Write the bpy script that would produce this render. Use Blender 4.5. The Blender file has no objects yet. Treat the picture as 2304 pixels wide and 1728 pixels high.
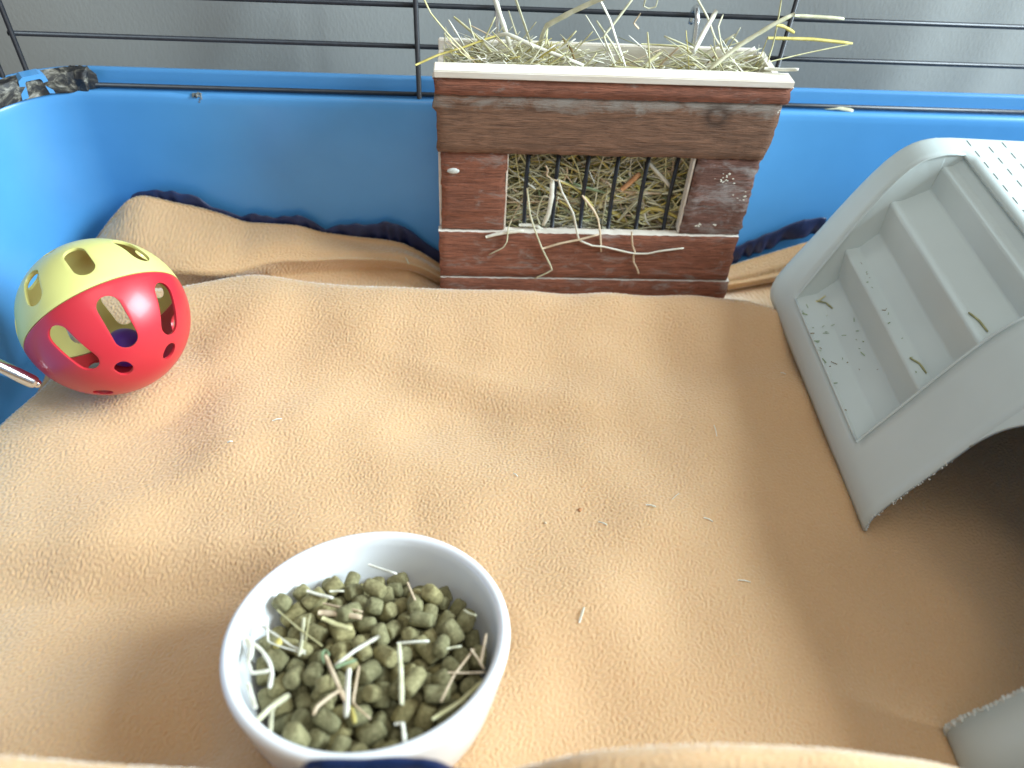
import bpy, bmesh, math, random
import numpy as np
from mathutils import Vector, Matrix
random.seed(11); rng = np.random.default_rng(7)
S = bpy.context.scene; COL = S.collection
def lin(h):
    c = [int(h[i:i+2], 16)/255 for i in (0, 2, 4)]
    return tuple((v/12.92 if v <= .04045 else ((v+.055)/1.055)**2.4) for v in c)

# ---------------------------------------------------------------- camera
cam = bpy.data.cameras.new('camera'); co = bpy.data.objects.new('camera', cam); COL.objects.link(co)
cam.sensor_width = 36; cam.lens = 36*1730/2304; cam.clip_start = .01; cam.clip_end = 50
Rm = Matrix(((.998, -.008, -.058), (-.036, .705, -.709), (.047, .710, .703)))
co.matrix_world = Matrix.Translation((0, 0, .44)) @ Rm.to_quaternion().normalized().to_matrix().to_4x4()
cam.dof.use_dof = True; cam.dof.focus_distance = .56; cam.dof.aperture_fstop = 4.5
S.camera = co
# ---------------------------------------------------------------- world and lamps (an indoor photograph: a window on the right)
W = bpy.data.worlds.new('World'); S.world = W; W.use_nodes = True
bg = W.node_tree.nodes['Background']; bg.inputs[0].default_value = (1.0, .97, .93, 1); bg.inputs[1].default_value = .47
def area(name, loc, target, sx, sy, power, color):
    l = bpy.data.lights.new(name, 'AREA'); l.shape = 'RECTANGLE'; l.size = sx; l.size_y = sy; l.energy = power; l.color = color
    o = bpy.data.objects.new(name, l); COL.objects.link(o); o.location = loc
    o.rotation_euler = (Vector(target)-Vector(loc)).to_track_quat('-Z', 'Y').to_euler(); return o
area('window_light', (2.35, .22, 1.36), (0, .34, 0), 1.40, 1.25, 222, (.76, .91, 1.0))
area('ceiling_light', (.25, -.2, 2.2), (0, .35, 0), 1.4, 1.4, 15, (.98, .97, .92))
S.view_settings.view_transform = 'Standard'; S.view_settings.look = 'None'
S.view_settings.exposure = -0.14; S.view_settings.gamma = 1

# ---------------------------------------------------------------- materials
def nodes(name):
    m = bpy.data.materials.new(name); m.use_nodes = True
    return m, m.node_tree.nodes, m.node_tree.links, m.node_tree.nodes['Principled BSDF']
def texco(N, L, scale=(1, 1, 1)):
    t = N.new('ShaderNodeTexCoord'); mp = N.new('ShaderNodeMapping'); mp.inputs['Scale'].default_value = scale
    L.new(t.outputs['Object'], mp.inputs['Vector']); return mp.outputs[0]
def noise(N, L, vec, scale, detail=4, rough=.55, dist=0):
    n = N.new('ShaderNodeTexNoise'); n.inputs['Scale'].default_value = scale; n.inputs['Detail'].default_value = detail
    n.inputs['Roughness'].default_value = rough; n.inputs['Distortion'].default_value = dist
    L.new(vec, n.inputs['Vector']); return n.outputs['Fac']
def ramp(N, L, fac, stops):
    r = N.new('ShaderNodeValToRGB'); e = r.color_ramp.elements
    while len(e) < len(stops): e.new(.5)
    for k, (p, c) in enumerate(stops): e[k].position = p; e[k].color = (*c, 1) if len(c) == 3 else c
    L.new(fac, r.inputs[0]); return r.outputs[0]
def mixc(N, L, fac, a, b, mode='MIX'):
    m = N.new('ShaderNodeMix'); m.data_type = 'RGBA'; m.blend_type = mode
    for s, v in ((0, fac), (6, a), (7, b)):
        if hasattr(v, 'is_linked'): L.new(v, m.inputs[s])
        else: m.inputs[s].default_value = v if s == 0 else (*v, 1)
    return m.outputs[2]
def bump(N, L, b, h, strength, dist=.001):
    n = N.new('ShaderNodeBump'); n.inputs['Strength'].default_value = strength; n.inputs['Distance'].default_value = dist
    L.new(h, n.inputs['Height']); L.new(n.outputs[0], b.inputs['Normal'])
def plain(name, c1, c2, rough, scale=40, bs=.1, bd=.0005, spec=.5, coat=0, bscale=None):
    m, N, L, b = nodes(name); v = texco(N, L); f = noise(N, L, v, scale)
    L.new(ramp(N, L, f, [(.3, c1), (.7, c2)]), b.inputs['Base Color']); b.inputs['Roughness'].default_value = rough
    b.inputs['Specular IOR Level'].default_value = spec; b.inputs['Coat Weight'].default_value = coat; b.inputs['Coat Roughness'].default_value = .12
    if bs: bump(N, L, b, noise(N, L, v, bscale or scale*6, 3), bs, bd)
    return m
M = {}
def fleece_mat():
    m, N, L, b = nodes('tan_fleece'); v = texco(N, L)
    big = noise(N, L, v, 9, 3); fine = noise(N, L, v, 520, 3, .6, .6)
    c = ramp(N, L, big, [(.25, (.585, .378, .205)), (.75, (.65, .435, .25))])
    c = mixc(N, L, fine, mixc(N, L, .3, c, (.44, .235, .095)), mixc(N, L, .22, c, (.74, .52, .31)))
    L.new(c, b.inputs['Base Color']); b.inputs['Roughness'].default_value = 1
    b.inputs['Specular IOR Level'].default_value = .1
    b.inputs['Subsurface Weight'].default_value = .55; b.inputs['Subsurface Radius'].default_value = (1, .62, .38); b.inputs['Subsurface Scale'].default_value = .0028
    b.inputs['Sheen Weight'].default_value = 1.0; b.inputs['Sheen Roughness'].default_value = .38; b.inputs['Sheen Tint'].default_value = (1, 1, .96, 1)
    bump(N, L, b, noise(N, L, v, 700, 3, .6, .8), .22, .0006); return m
M['fleece'] = fleece_mat()
M['blue'] = plain('blue_plastic', (.078, .295, .610), (.086, .315, .645), .34, 25, .05, .0003, .5, .1, 900)
M['wire'] = plain('black_wire', (.006, .008, .012), (.014, .017, .024), .38, 200, .1)
def clip_mat():
    m, N, L, b = nodes('mottled_black_plastic'); v = texco(N, L)
    f = noise(N, L, v, 75, 5, .7, .8)
    L.new(ramp(N, L, f, [(.44, (.010, .011, .014)), (.52, (.045, .042, .036)), (.58, (.16, .15, .12)), (.72, (.50, .48, .42))]), b.inputs['Base Color'])
    b.inputs['Roughness'].default_value = .55; bump(N, L, b, f, .5, .002); return m
M['clip'] = clip_mat()
M['house'] = plain('pale_grey_plastic', (.51, .58, .565), (.55, .62, .605), .36, 14, .10, .0003, .5, .0, 1400)
M['chewed'] = plain('chewed_plastic', (.50, .52, .47), (.74, .76, .72), .8, 300, .5, .001)
M['chew_grey'] = plain('scuffed_grey_plastic', (.08, .085, .08), (.26, .27, .25), .8, 300, .5, .001)
M['ceramic'] = plain('white_glazed_ceramic', (.80, .82, .84), (.84, .86, .88), .16, 10, 0, 0, .5, .4)
M['print'] = plain('dark_glaze_print', (.05, .055, .06), (.09, .09, .10), .25, 90, 0)
def pellet_mat():
    m, N, L, b = nodes('pressed_hay_pellet'); v = texco(N, L)
    oi = N.new('ShaderNodeObjectInfo')
    f = noise(N, L, v, 420, 4, .7)
    c = ramp(N, L, f, [(.25, (.122, .110, .050)), (.5, (.240, .222, .112)), (.75, (.40, .37, .21))])
    t = ramp(N, L, oi.outputs['Random'], [(0, (.80, .81, .76)), (.5, (1, .99, .95)), (1, (1.2, 1.12, .95))])
    L.new(mixc(N, L, 1.0, c, t, 'MULTIPLY'), b.inputs['Base Color']); b.inputs['Roughness'].default_value = .85
    bump(N, L, b, noise(N, L, v, 700, 4, .7), .7, .0008); return m
M['pellet'] = pellet_mat()
def hay_mat(name, a, bcol):
    m, N, L, b = nodes('hay_'+name); v = texco(N, L)
    L.new(ramp(N, L, noise(N, L, v, 130, 3), [(.3, a), (.7, bcol)]), b.inputs['Base Color']); b.inputs['Roughness'].default_value = .6
    b.inputs['Specular IOR Level'].default_value = .3; return m
HAY = dict(straw=((.47, .43, .20), (.68, .64, .38)), gold=((.42, .35, .08), (.62, .52, .18)), white=((.62, .59, .46), (.80, .79, .70)),
           pale=((.50, .48, .30), (.70, .68, .50)), brown=((.14, .09, .03), (.26, .18, .07)), tan=((.50, .37, .23), (.68, .55, .39)),
           orange=((.45, .20, .08), (.58, .31, .15)), green=((.16, .24, .12), (.34, .42, .25)), olive=((.20, .20, .09), (.40, .39, .20)))
for k, (a, b_) in HAY.items(): M['hay_'+k] = hay_mat(k, a, b_)
def plank_mat(name, c, dirt, dcol=(.36, .34, .31), knot=None, strip=None):
    m, N, L, b = nodes(name); v = texco(N, L, (1, 8, 9)); v1 = texco(N, L)
    g = noise(N, L, v, 26, 6, .65, .6); g2 = noise(N, L, texco(N, L, (1, 14, 18)), 60, 5, .7, .3)
    col = ramp(N, L, g, [(.22, tuple(x*.42 for x in c)), (.45, c), (.62, tuple(min(1, x*1.35) for x in c)), (.8, tuple(x*.75 for x in c))])
    col = mixc(N, L, ramp(N, L, g2, [(.35, (1, 1, 1)), (.55, (0, 0, 0))]), col, tuple(x*.5 for x in c))
    d = noise(N, L, texco(N, L, (1, 1, 2.2)), 42, 7, .72, .5)
    if strip:                                        # a weathered strip of bark along the upper edge
        sx = N.new('ShaderNodeSeparateXYZ'); tt = N.new('ShaderNodeTexCoord'); L.new(tt.outputs['Object'], sx.inputs[0])
        mr = N.new('ShaderNodeMapRange'); mr.interpolation_type = 'SMOOTHSTEP'; L.new(sx.outputs['Z'], mr.inputs[0])
        for k, v_ in ((1, strip[0]), (2, strip[1]), (3, -.16), (4, .20)): mr.inputs[k].default_value = v_
        mx = N.new('ShaderNodeMapRange'); L.new(sx.outputs['X'], mx.inputs[0])
        for k, v_ in ((1, .0), (2, .09), (3, -.07), (4, .0)): mx.inputs[k].default_value = v_
        a1 = N.new('ShaderNodeMath'); a1.operation = 'ADD'; L.new(d, a1.inputs[0]); L.new(mr.outputs[0], a1.inputs[1])
        a2 = N.new('ShaderNodeMath'); a2.operation = 'ADD'; L.new(a1.outputs[0], a2.inputs[0]); L.new(mx.outputs[0], a2.inputs[1]); d = a2.outputs[0]
    col = mixc(N, L, ramp(N, L, d, [(.60-.22*dirt, (0, 0, 0)), (.80-.15*dirt, (.85, .85, .85))]), col, dcol)
    if knot:
        vm = N.new('ShaderNodeVectorMath'); vm.operation = 'MULTIPLY_ADD'; vm.inputs[1].default_value = (1, 0, 1.15); vm.inputs[2].default_value = (-knot[0], 0, -knot[1]*1.15)
        t = N.new('ShaderNodeTexCoord'); L.new(t.outputs['Object'], vm.inputs[0])
        ln = N.new('ShaderNodeVectorMath'); ln.operation = 'LENGTH'; L.new(vm.outputs[0], ln.inputs[0])
        ad = N.new('ShaderNodeMath'); ad.operation = 'MULTIPLY_ADD'; ad.inputs[1].default_value = .009; L.new(g2, ad.inputs[0]); L.new(ln.outputs['Value'], ad.inputs[2])
        r = ramp(N, L, ad.outputs[0], [(0, (.35, .35, .35)), (.0100, (.10, .10, .10)), (.0120, (1, 1, 1)), (.0140, (.9, .9, .9)), (.0165, (0, 0, 0))])
        col = mixc(N, L, r, col, tuple(x*.28 for x in c))
    L.new(col, b.inputs['Base Color']); b.inputs['Roughness'].default_value = .72; b.inputs['Specular IOR Level'].default_value = .35
    ma = N.new('ShaderNodeMath'); ma.operation = 'ADD'; L.new(g, ma.inputs[0]); L.new(g2, ma.inputs[1])
    bump(N, L, b, ma.outputs[0], .8, .0022); return m
M['plank_grey'] = plank_mat('weathered_brown_plank', (.215, .112, .066), .40, (.32, .29, .25), (.190, .1775), (.168, .186))
M['plank_red'] = plank_mat('reddish_brown_plank', (.265, .098, .056), .26)
M['plank_dirty'] = plank_mat('dirty_brown_plank', (.180, .085, .062), .62, (.42, .40, .38))
def wood_mat():
    m, N, L, b = nodes('bare_light_wood'); g = noise(N, L, texco(N, L, (1, 6, 8)), 30, 5, .6, .4)
    L.new(ramp(N, L, g, [(.3, (.70, .63, .52)), (.7, (.82, .78, .70))]), b.inputs['Base Color']); b.inputs['Roughness'].default_value = .7
    bump(N, L, b, g, .3, .0008); return m
M['wood'] = wood_mat()
M['yellow'] = plain('yellow_plastic', (.70, .68, .22), (.74, .72, .25), .33, 12, .03, .0002, .5, 0, 800)
M['red'] = plain('red_plastic', (.55, .022, .036), (.59, .028, .042), .36, 12, .03, .0002, .5, .12, 800)
M['purple'] = plain('purple_plastic', (.10, .03, .42), (.13, .04, .48), .35, 30, 0)
def steel():
    m, N, L, b = nodes('polished_steel'); b.inputs['Metallic'].default_value = 1; b.inputs['Base Color'].default_value = (.72, .73, .74, 1)
    f = noise(N, L, texco(N, L), 90); L.new(ramp(N, L, f, [(0, (.14,)*3), (1, (.26,)*3)]), b.inputs['Roughness']); return m
M['steel'] = steel()
def navy():
    m, N, L, b = nodes('navy_satin_trim'); v = texco(N, L)
    L.new(ramp(N, L, noise(N, L, v, 60), [(.3, (.007, .012, .045)), (.7, (.014, .026, .090))]), b.inputs['Base Color'])
    b.inputs['Roughness'].default_value = .42; 
    bump(N, L, b, noise(N, L, texco(N, L, (1, .25, .25)), 260, 3), .5, .0012); return m
M['navy'] = navy()
def leather():
    m, N, L, b = nodes('grey_grained_leatherette'); v = texco(N, L)
    L.new(ramp(N, L, noise(N, L, v, 5, 2), [(.3, (.375, .385, .360)), (.7, (.41, .42, .395))]), b.inputs['Base Color'])
    b.inputs['Roughness'].default_value = .5; b.inputs['Specular IOR Level'].default_value = .4
    vv = N.new('ShaderNodeTexVoronoi'); vv.feature = 'SMOOTH_F1'; vv.inputs['Scale'].default_value = 300
    mp = N.new('ShaderNodeMapping'); mp.inputs['Rotation'].default_value = (0, .6, 0); mp.inputs['Scale'].default_value = (1.7, 1, .8)
    t = N.new('ShaderNodeTexCoord'); L.new(t.outputs['Object'], mp.inputs[0]); L.new(mp.outputs[0], vv.inputs['Vector'])
    bump(N, L, b, vv.outputs['Distance'], .17, .0008); return m
M['leather'] = leather()
M['tabletop'] = plain('pale_laminate', (.45, .43, .40), (.52, .50, .47), .5)

# ---------------------------------------------------------------- object helpers
def link(name, me, mats, parent=None, smooth=False):
    o = bpy.data.objects.new(name, me); COL.objects.link(o)
    for m in (mats if isinstance(mats, (list, tuple)) else [mats]): me.materials.append(m)
    if smooth: me.shade_smooth()
    if parent: o.parent = parent
    return o
def obj(name, bm, mats, parent=None, smooth=False, angle=None):
    me = bpy.data.meshes.new(name); bm.normal_update(); bm.to_mesh(me); bm.free()
    o = link(name, me, mats, parent, smooth)
    if angle is not None:
        me.shade_smooth()
        for e in me.edges: pass
        me.set_sharp_from_angle(angle=math.radians(angle))
    return o
def tag(o, label, cat, group=None):
    o['label'] = label; o['category'] = cat
    if group: o['group'] = group
    return o
def thing(name, label, cat, loc=(0, 0, 0), group=None):
    o = bpy.data.objects.new(name, None); COL.objects.link(o); o.location = loc; o.empty_display_size = .01
    return tag(o, label, cat, group)
def grid_mesh(name, V, quads=None):                 # V: (rows, cols, 3)
    r, c, _ = V.shape; me = bpy.data.meshes.new(name); n = r*c
    idx = np.arange(n).reshape(r, c)
    q = np.stack([idx[:-1, :-1], idx[:-1, 1:], idx[1:, 1:], idx[1:, :-1]], -1).reshape(-1, 4)
    me.vertices.add(n); me.vertices.foreach_set('co', V.reshape(-1).astype(np.float32))
    me.loops.add(q.size); me.loops.foreach_set('vertex_index', q.reshape(-1).astype(np.int32))
    me.polygons.add(len(q)); me.polygons.foreach_set('loop_start', np.arange(0, q.size, 4, dtype=np.int32))
    me.update(calc_edges=True); me.validate(); return me
def box(bm, lo, hi, bev=0.0):
    r = bmesh.ops.create_cube(bm, size=1); vs = r['verts']
    for v in vs: v.co = Vector([lo[i]+(v.co[i]+.5)*(hi[i]-lo[i]) for i in range(3)])
    if bev: bmesh.ops.bevel(bm, geom=list({e for v in vs for e in v.link_edges}), offset=bev, segments=2, affect='EDGES')
def tube(bm, pts, r, n=8, caps=True, flat=1.0, mi=0, roll=0.0, taper=None):
    pts = [Vector(p) for p in pts]; rings = []; up = None
    for i, p in enumerate(pts):
        t = (pts[min(i+1, len(pts)-1)]-pts[max(i-1, 0)]).normalized()
        if up is None:
            up = t.orthogonal().normalized(); up = Matrix.Rotation(roll, 3, t) @ up
        up = (up-t*up.dot(t)).normalized(); s = t.cross(up)
        rr = r[i] if isinstance(r, (list, tuple)) else r
        rings.append([bm.verts.new(p+up*math.cos(2*math.pi*k/n)*rr+s*math.sin(2*math.pi*k/n)*rr*flat) for k in range(n)])
    for a, b in zip(rings, rings[1:]):
        for k in range(n):
            f = bm.faces.new((a[k], a[(k+1) % n], b[(k+1) % n], b[k])); f.material_index = mi
    if caps:
        for g in (rings[0], rings[-1]):
            f = bm.faces.new(g); f.material_index = mi
def spline(P, sub=4):
    P = [Vector(p) for p in P]
    if len(P) == 2: return [P[0].lerp(P[1], k/3) for k in range(4)]
    Q = [P[0]*2-P[1]]+P+[P[-1]*2-P[-2]]; out = []
    for i in range(1, len(Q)-2):
        a, b, c, d = Q[i-1:i+3]
        for k in range(sub):
            t = k/sub
            cr = .5*((2*b)+(c-a)*t+(2*a-5*b+4*c-d)*t*t+(3*b-a-3*c+d)*t**3)
            out.append(cr.lerp(b.lerp(c, t), .72))
    out.append(P[-1]); return out
def lathe(bm, prof, n=64, mi=0):
    rings = []
    for r, z in prof:
        rings.append([bm.verts.new((max(r, 1e-5)*math.cos(2*math.pi*i/n), max(r, 1e-5)*math.sin(2*math.pi*i/n), z)) for i in range(n)])
    for a, b in zip(rings, rings[1:]):
        for i in range(n): bm.faces.new((a[i], a[(i+1) % n], b[(i+1) % n], b[i]))
def sm(a, b, x): t = np.clip((x-a)/(b-a), 0, 1); return t*t*(3-2*t)
def interp(x, pts): p = np.array(pts); return np.interp(x, p[:, 0], p[:, 1])
def band_noise(shape, wl, spread=.45, seed=0):
    g = np.random.default_rng(seed).standard_normal(shape); F = np.fft.rfft2(g)
    fy = np.fft.fftfreq(shape[0])[:, None]; fx = np.fft.rfftfreq(shape[1])[None]; f = np.hypot(fx, fy)
    F *= np.exp(-((f-1/wl)/(spread/wl))**2); o = np.fft.irfft2(F, s=shape); return o/o.std()
def low_noise(shape, wl, seed=0):
    g = np.random.default_rng(seed).standard_normal(shape); F = np.fft.rfft2(g)
    fy = np.fft.fftfreq(shape[0])[:, None]; fx = np.fft.rfftfreq(shape[1])[None]; f = np.hypot(fx, fy)
    F *= np.exp(-(f*wl/2.2)**2); o = np.fft.irfft2(F, s=shape); return o/o.std()

# ================================================================ THE SURFACE AND THE BACKDROP
bm = bmesh.new(); box(bm, (-1.2, -.5, -.075), (1.6, 1.0, -.045), .003)
g = obj('table', bm, M['tabletop']); g['kind'] = 'structure'
xs = np.linspace(-1.0, 1.5, 260); zs = np.linspace(-.045, .95, 60); X, Z = np.meshgrid(xs, zs)
Yb = .765+.005*np.sin(X*9+1.3*Z)+.0025*np.sin(X*23+.8+6*Z)+0.002*np.exp(-((X-.10-.5*(Z-.2))/.03)**2)-.0025*np.exp(-((X-.40-.2*Z)/.035)**2)-.002*np.exp(-((X-.52)/.03)**2)-.003*np.exp(-((X+.22-.55*(Z-.16))/.028)**2)
Yb += .0012*np.exp(-((X+.148)/.004)**2)
bk = link('upholstered_panel', grid_mesh('upholstered_panel', np.stack([X, Yb, Z], -1)[:, ::1]), M['leather'], None, True)
md = bk.modifiers.new('depth', 'SOLIDIFY'); md.thickness = .03; md.offset = -1
tag(bk, 'grey grained leatherette panel with soft creases behind the cage bars', 'upholstery')
bm = bmesh.new(); tube(bm, [(-.1475, .7600, z) for z in np.linspace(-.04, .9, 24)], .0008, 6)
obj('seam', bm, M['leather'], bk, True)

# ================================================================ BLUE CAGE TRAY
tray = thing('cage_tray', 'bright blue plastic cage tray with rounded corner and raised rim', 'cage tray', (0, .35, -.04))
def offset_loop(d, z, base=(-.380, .74, .085, .632), R=.066, seg=18, sub=40):
    x0, x1, y0, y1 = base[0]-d, base[1]+d, base[2]-d, base[3]+d; r = max(R+d, .008); L = []
    for cx, cy, a0 in ((x1-r, y1-r, 0), (x0+r, y1-r, 90), (x0+r, y0+r, 180), (x1-r, y0+r, 270)):
        for k in range(seg+1):
            a = math.radians(a0+90*k/seg); L.append((cx+r*math.cos(a), cy+r*math.sin(a), z))
    out = []
    for i in range(len(L)):                         # long sides get extra points
        a, b = Vector(L[i]), Vector(L[(i+1) % len(L)]); n = 60 if (b-a).length > .2 else 1
        out += [a.lerp(b, k/n) for k in range(n)]
    return out
prof = [(-.060, -.030), (-.030, -.030), (-.018, -.027), (-.013, -.018), (-.011, 0), (-.007, .05), (-.003, .10), (-.0012, .140), (-.0006, .1455), (.0006, .1485), (.0026, .1492),
        (.0050, .1484), (.0065, .1475), (.0165, .1475), (.0175, .1482), (.0182, .150), (.0186, .1585), (.0194, .1605), (.0212, .1612), (.0236, .1608), (.0248, .159),
        (.0250, .140), (.0225, .1385), (.020, .10), (.012, -.03), (.006, -.040), (-.02, -.0425)]
bm = bmesh.new(); rings = []
for d, z in prof:
    ring = []
    for p in offset_loop(d, z):
        q = p.copy()
        if q.y > .6:                                # the chewed bite in the rim
            k = math.exp(-((q.x+.226)/.0042)**2) if -.004 < d < .014 else 0
            if k: q.z -= .0105*k*sm(.006, .002, d) if d > .003 else .0105*k*sm(.10, .15, z)
        ring.append(bm.verts.new(q))
    rings.append(ring)
n = len(rings[0])
for a, b in zip(rings, rings[1:]):
    for i in range(n): bm.faces.new((a[i], b[i], b[(i+1) % n], a[(i+1) % n]))
bm.faces.new(rings[0]); bm.faces.new(list(reversed(rings[-1])))
obj('tray_body', bm, M['blue'], tray, angle=50).matrix_parent_inverse = tray.matrix_world.inverted()
def under(o, p): 
    bpy.context.view_layer.update(); o.parent = p; o.matrix_parent_inverse = p.matrix_world.inverted(); return o
for o in list(tray.children): o.matrix_parent_inverse = Matrix.Translation((0, -.35, .04))
bm = bmesh.new()                                    # rough grey edge of the bite
for k in range(40):
    a = random.uniform(0, math.pi); r = random.uniform(.0005, .0044)
    c = Vector((-.226+r*math.cos(a), .6325+random.uniform(-.0008, .004), .1475-r*math.sin(a)*1.5+.001))
    s = random.uniform(.0007, .0015); q = bmesh.ops.create_icosphere(bm, subdivisions=1, radius=s)
    for v in q['verts']: v.co = v.co*random.uniform(.7, 1.3)+c
o = obj('chewed_edge', bm, M['chew_grey'], tray); o.matrix_parent_inverse = Matrix.Translation((0, -.35, .04)); o['label'] = 'rough dark bite mark in the blue rim'
# latch tab on the corner
bm = bmesh.new(); ax = Vector((.58, -.81, 0)).normalized(); sd = Vector((.81, .58, 0)); c0 = Vector((-.3500, .6220, .1495))
def P3(u, w, h): return c0+sd*u*.86+ax*w*.8+Vector((0, 0, h*.80))
outer = [(-.0145, 0), (-.0115, .0185), (-.0075, .0215), (.0075, .0215), (.0115, .0185), (.0145, 0)]
inner = [(-.0085, .001), (-.0068, .0155), (-.0055, .017), (.0060, .017), (.0075, .0155), (.0100, .001)]
F = [[bm.verts.new(P3(u, w, h)) for u, h in o_] for o_, w in ((outer, .005), (inner, .005), (inner, -.007), (outer, -.010))]
for a, b in ((0, 1), (1, 2), (3, 0)):
    for k in range(5): bm.faces.new((F[a][k], F[a][k+1], F[b][k+1], F[b][k]))
bm.faces.new(F[2]); bm.faces.new(list(reversed(F[3])))
bmesh.ops.recalc_face_normals(bm, faces=bm.faces)
o = obj('latch_tab', bm, M['blue'], tray); o.matrix_parent_inverse = Matrix.Translation((0, -.35, .04))

# ================================================================ WIRE PANELS
pan = thing('wire_cage', 'black wire cage frame standing on the back and left rims of the blue tray', 'wire cage', (0, .642, .15))
PI_ = Matrix.Translation((0, -.642, -.15))
def wire(pts, parent, inv, r=.0021):
    bm = bmesh.new(); tube(bm, pts, r, 8); o = obj('wire', bm, M['wire'], parent, True); o.matrix_parent_inverse = inv
for z in (.1505, .1905, .2225, .2565, .2905, .3245, .3585): wire([(-.365, .642, z), (.2, .6422, z), (.70, .642, z)], pan, PI_)
for x in (-.3605, -.0425, .2585, .56): wire([(x, .6384, .1488), (x, .6384, .375)], pan, PI_)
pl, PL_ = pan, PI_
for z in (.1505, .1905, .2225, .2565, .2905, .3245, .3585): wire([(-.3905, .10, z), (-.3905, .606, z)], pl, PL_)
wire([(-.3755, .6285, .1488), (-.3755, .6285, .375)], pl, PL_)
for y in (.31,): wire([(-.3868, y, .1488), (-.3868, y, .375)], pl, PL_)
# corner clip: a mottled black bar bent round the corner
bm = bmesh.new(); path = []
for t in np.linspace(0, 1, 30):
    if t < .40: u = t/.40; path.append(Vector((-.3125-(.018)*u, .6405+.001*u, .1562)))
    elif t < .72: a = math.radians(94+86*(t-.40)/.32); path.append(Vector((-.3045+.0840*math.cos(a), .5575+.0840*math.sin(a), .1562)))
    else: u = (t-.72)/.28; path.append(Vector((-.3885, .5575-.05*u, .1562)))
rings = []
for i, p in enumerate(path):
    t = (path[min(i+1, 29)]-path[max(i-1, 0)]).normalized(); s = t.cross(Vector((0, 0, 1)))
    k = 1 if 0 < i < 29 else .8
    sec = [(-.0078, -.0075), (-.0086, .003), (-.005, .0078), (.004, .0086), (.0074, .004), (.0074, -.0075)]
    rings.append([bm.verts.new(p+s*a*k+Vector((0, 0, h*k+random.uniform(-.0007, .0007)))) for a, h in sec])
for a, b in zip(rings, rings[1:]):
    for k in range(6): bm.faces.new((a[k], a[(k+1) % 6], b[(k+1) % 6], b[k]))
bm.faces.new(rings[0]); bm.faces.new(list(reversed(rings[-1]))); bmesh.ops.recalc_face_normals(bm, faces=bm.faces)
o = obj('corner_clip', bm, M['clip'], pan, angle=40); o.matrix_parent_inverse = PI_; o['label'] = 'mottled black plastic corner clip'

# ================================================================ FLEECE LINER
lin_t = thing('fleece_liner', 'tan fleece cage liner rumpled over the tray floor', 'fleece liner', (0, .35, -.028))
LI = Matrix.Translation((0, -.35, .028))
CREST = [(-.36, .535), (-.265, .532), (-.241, .536), (-.215, .546), (-.188, .553), (-.164, .551), (-.137, .546), (-.09, .542), (-.058, .540), (-.021, .538), (.10, .535), (.172, .535), (.244, .531), (.268, .525), (.30, .520), (.5, .52)]
TOPE = [(-.36, .020), (-.335, .027), (-.318, .046), (-.302, .061), (-.290, .0645), (-.280, .063), (-.264, .058), (-.247, .054), (-.223, .049), (-.202, .040), (-.184, .039), (-.157, .038), (-.133, .029), (-.109, .025), (-.081, .0225), (-.063, .018), (-.045, .008), (-.029, -.003), (-.02, -.012), (.225, -.012), (.257, -.001), (.297, .016), (.33, .03), (.5, .03)]
BELY = [(-.36, .570), (-.30, .556), (-.258, .553), (-.229, .553), (-.204, .561), (-.171, .576), (-.117, .583), (-.080, .584), (-.052, .582), (-.028, .590), (0, .60), (.22, .60), (.26, .592), (.5, .59)]
BELZ = [(-.36, .010), (-.30, .020), (-.258, .0225), (-.2, .0225), (-.171, .0225), (-.117, .021), (-.08, .020), (-.052, .016), (-.028, -.004), (-.015, -.018), (.225, -.020), (.26, -.010), (.3, .004), (.5, .01)]
FRNT = [(-.36, .136), (-.25, .136), (-.176, .133), (-.136, .124), (-.09, .110), (-.062, .1035), (-.035, .1025), (-.012, .1025), (.008, .103), (.028, .114), (.050, .126), (.079, .133), (.106, .131), (.155, .122), (.199, .109), (.235, .088), (.30, .055), (.5, .05)]
DX = .0008
cx = np.arange(-.353, .463, DX); NC = len(cx)
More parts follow.
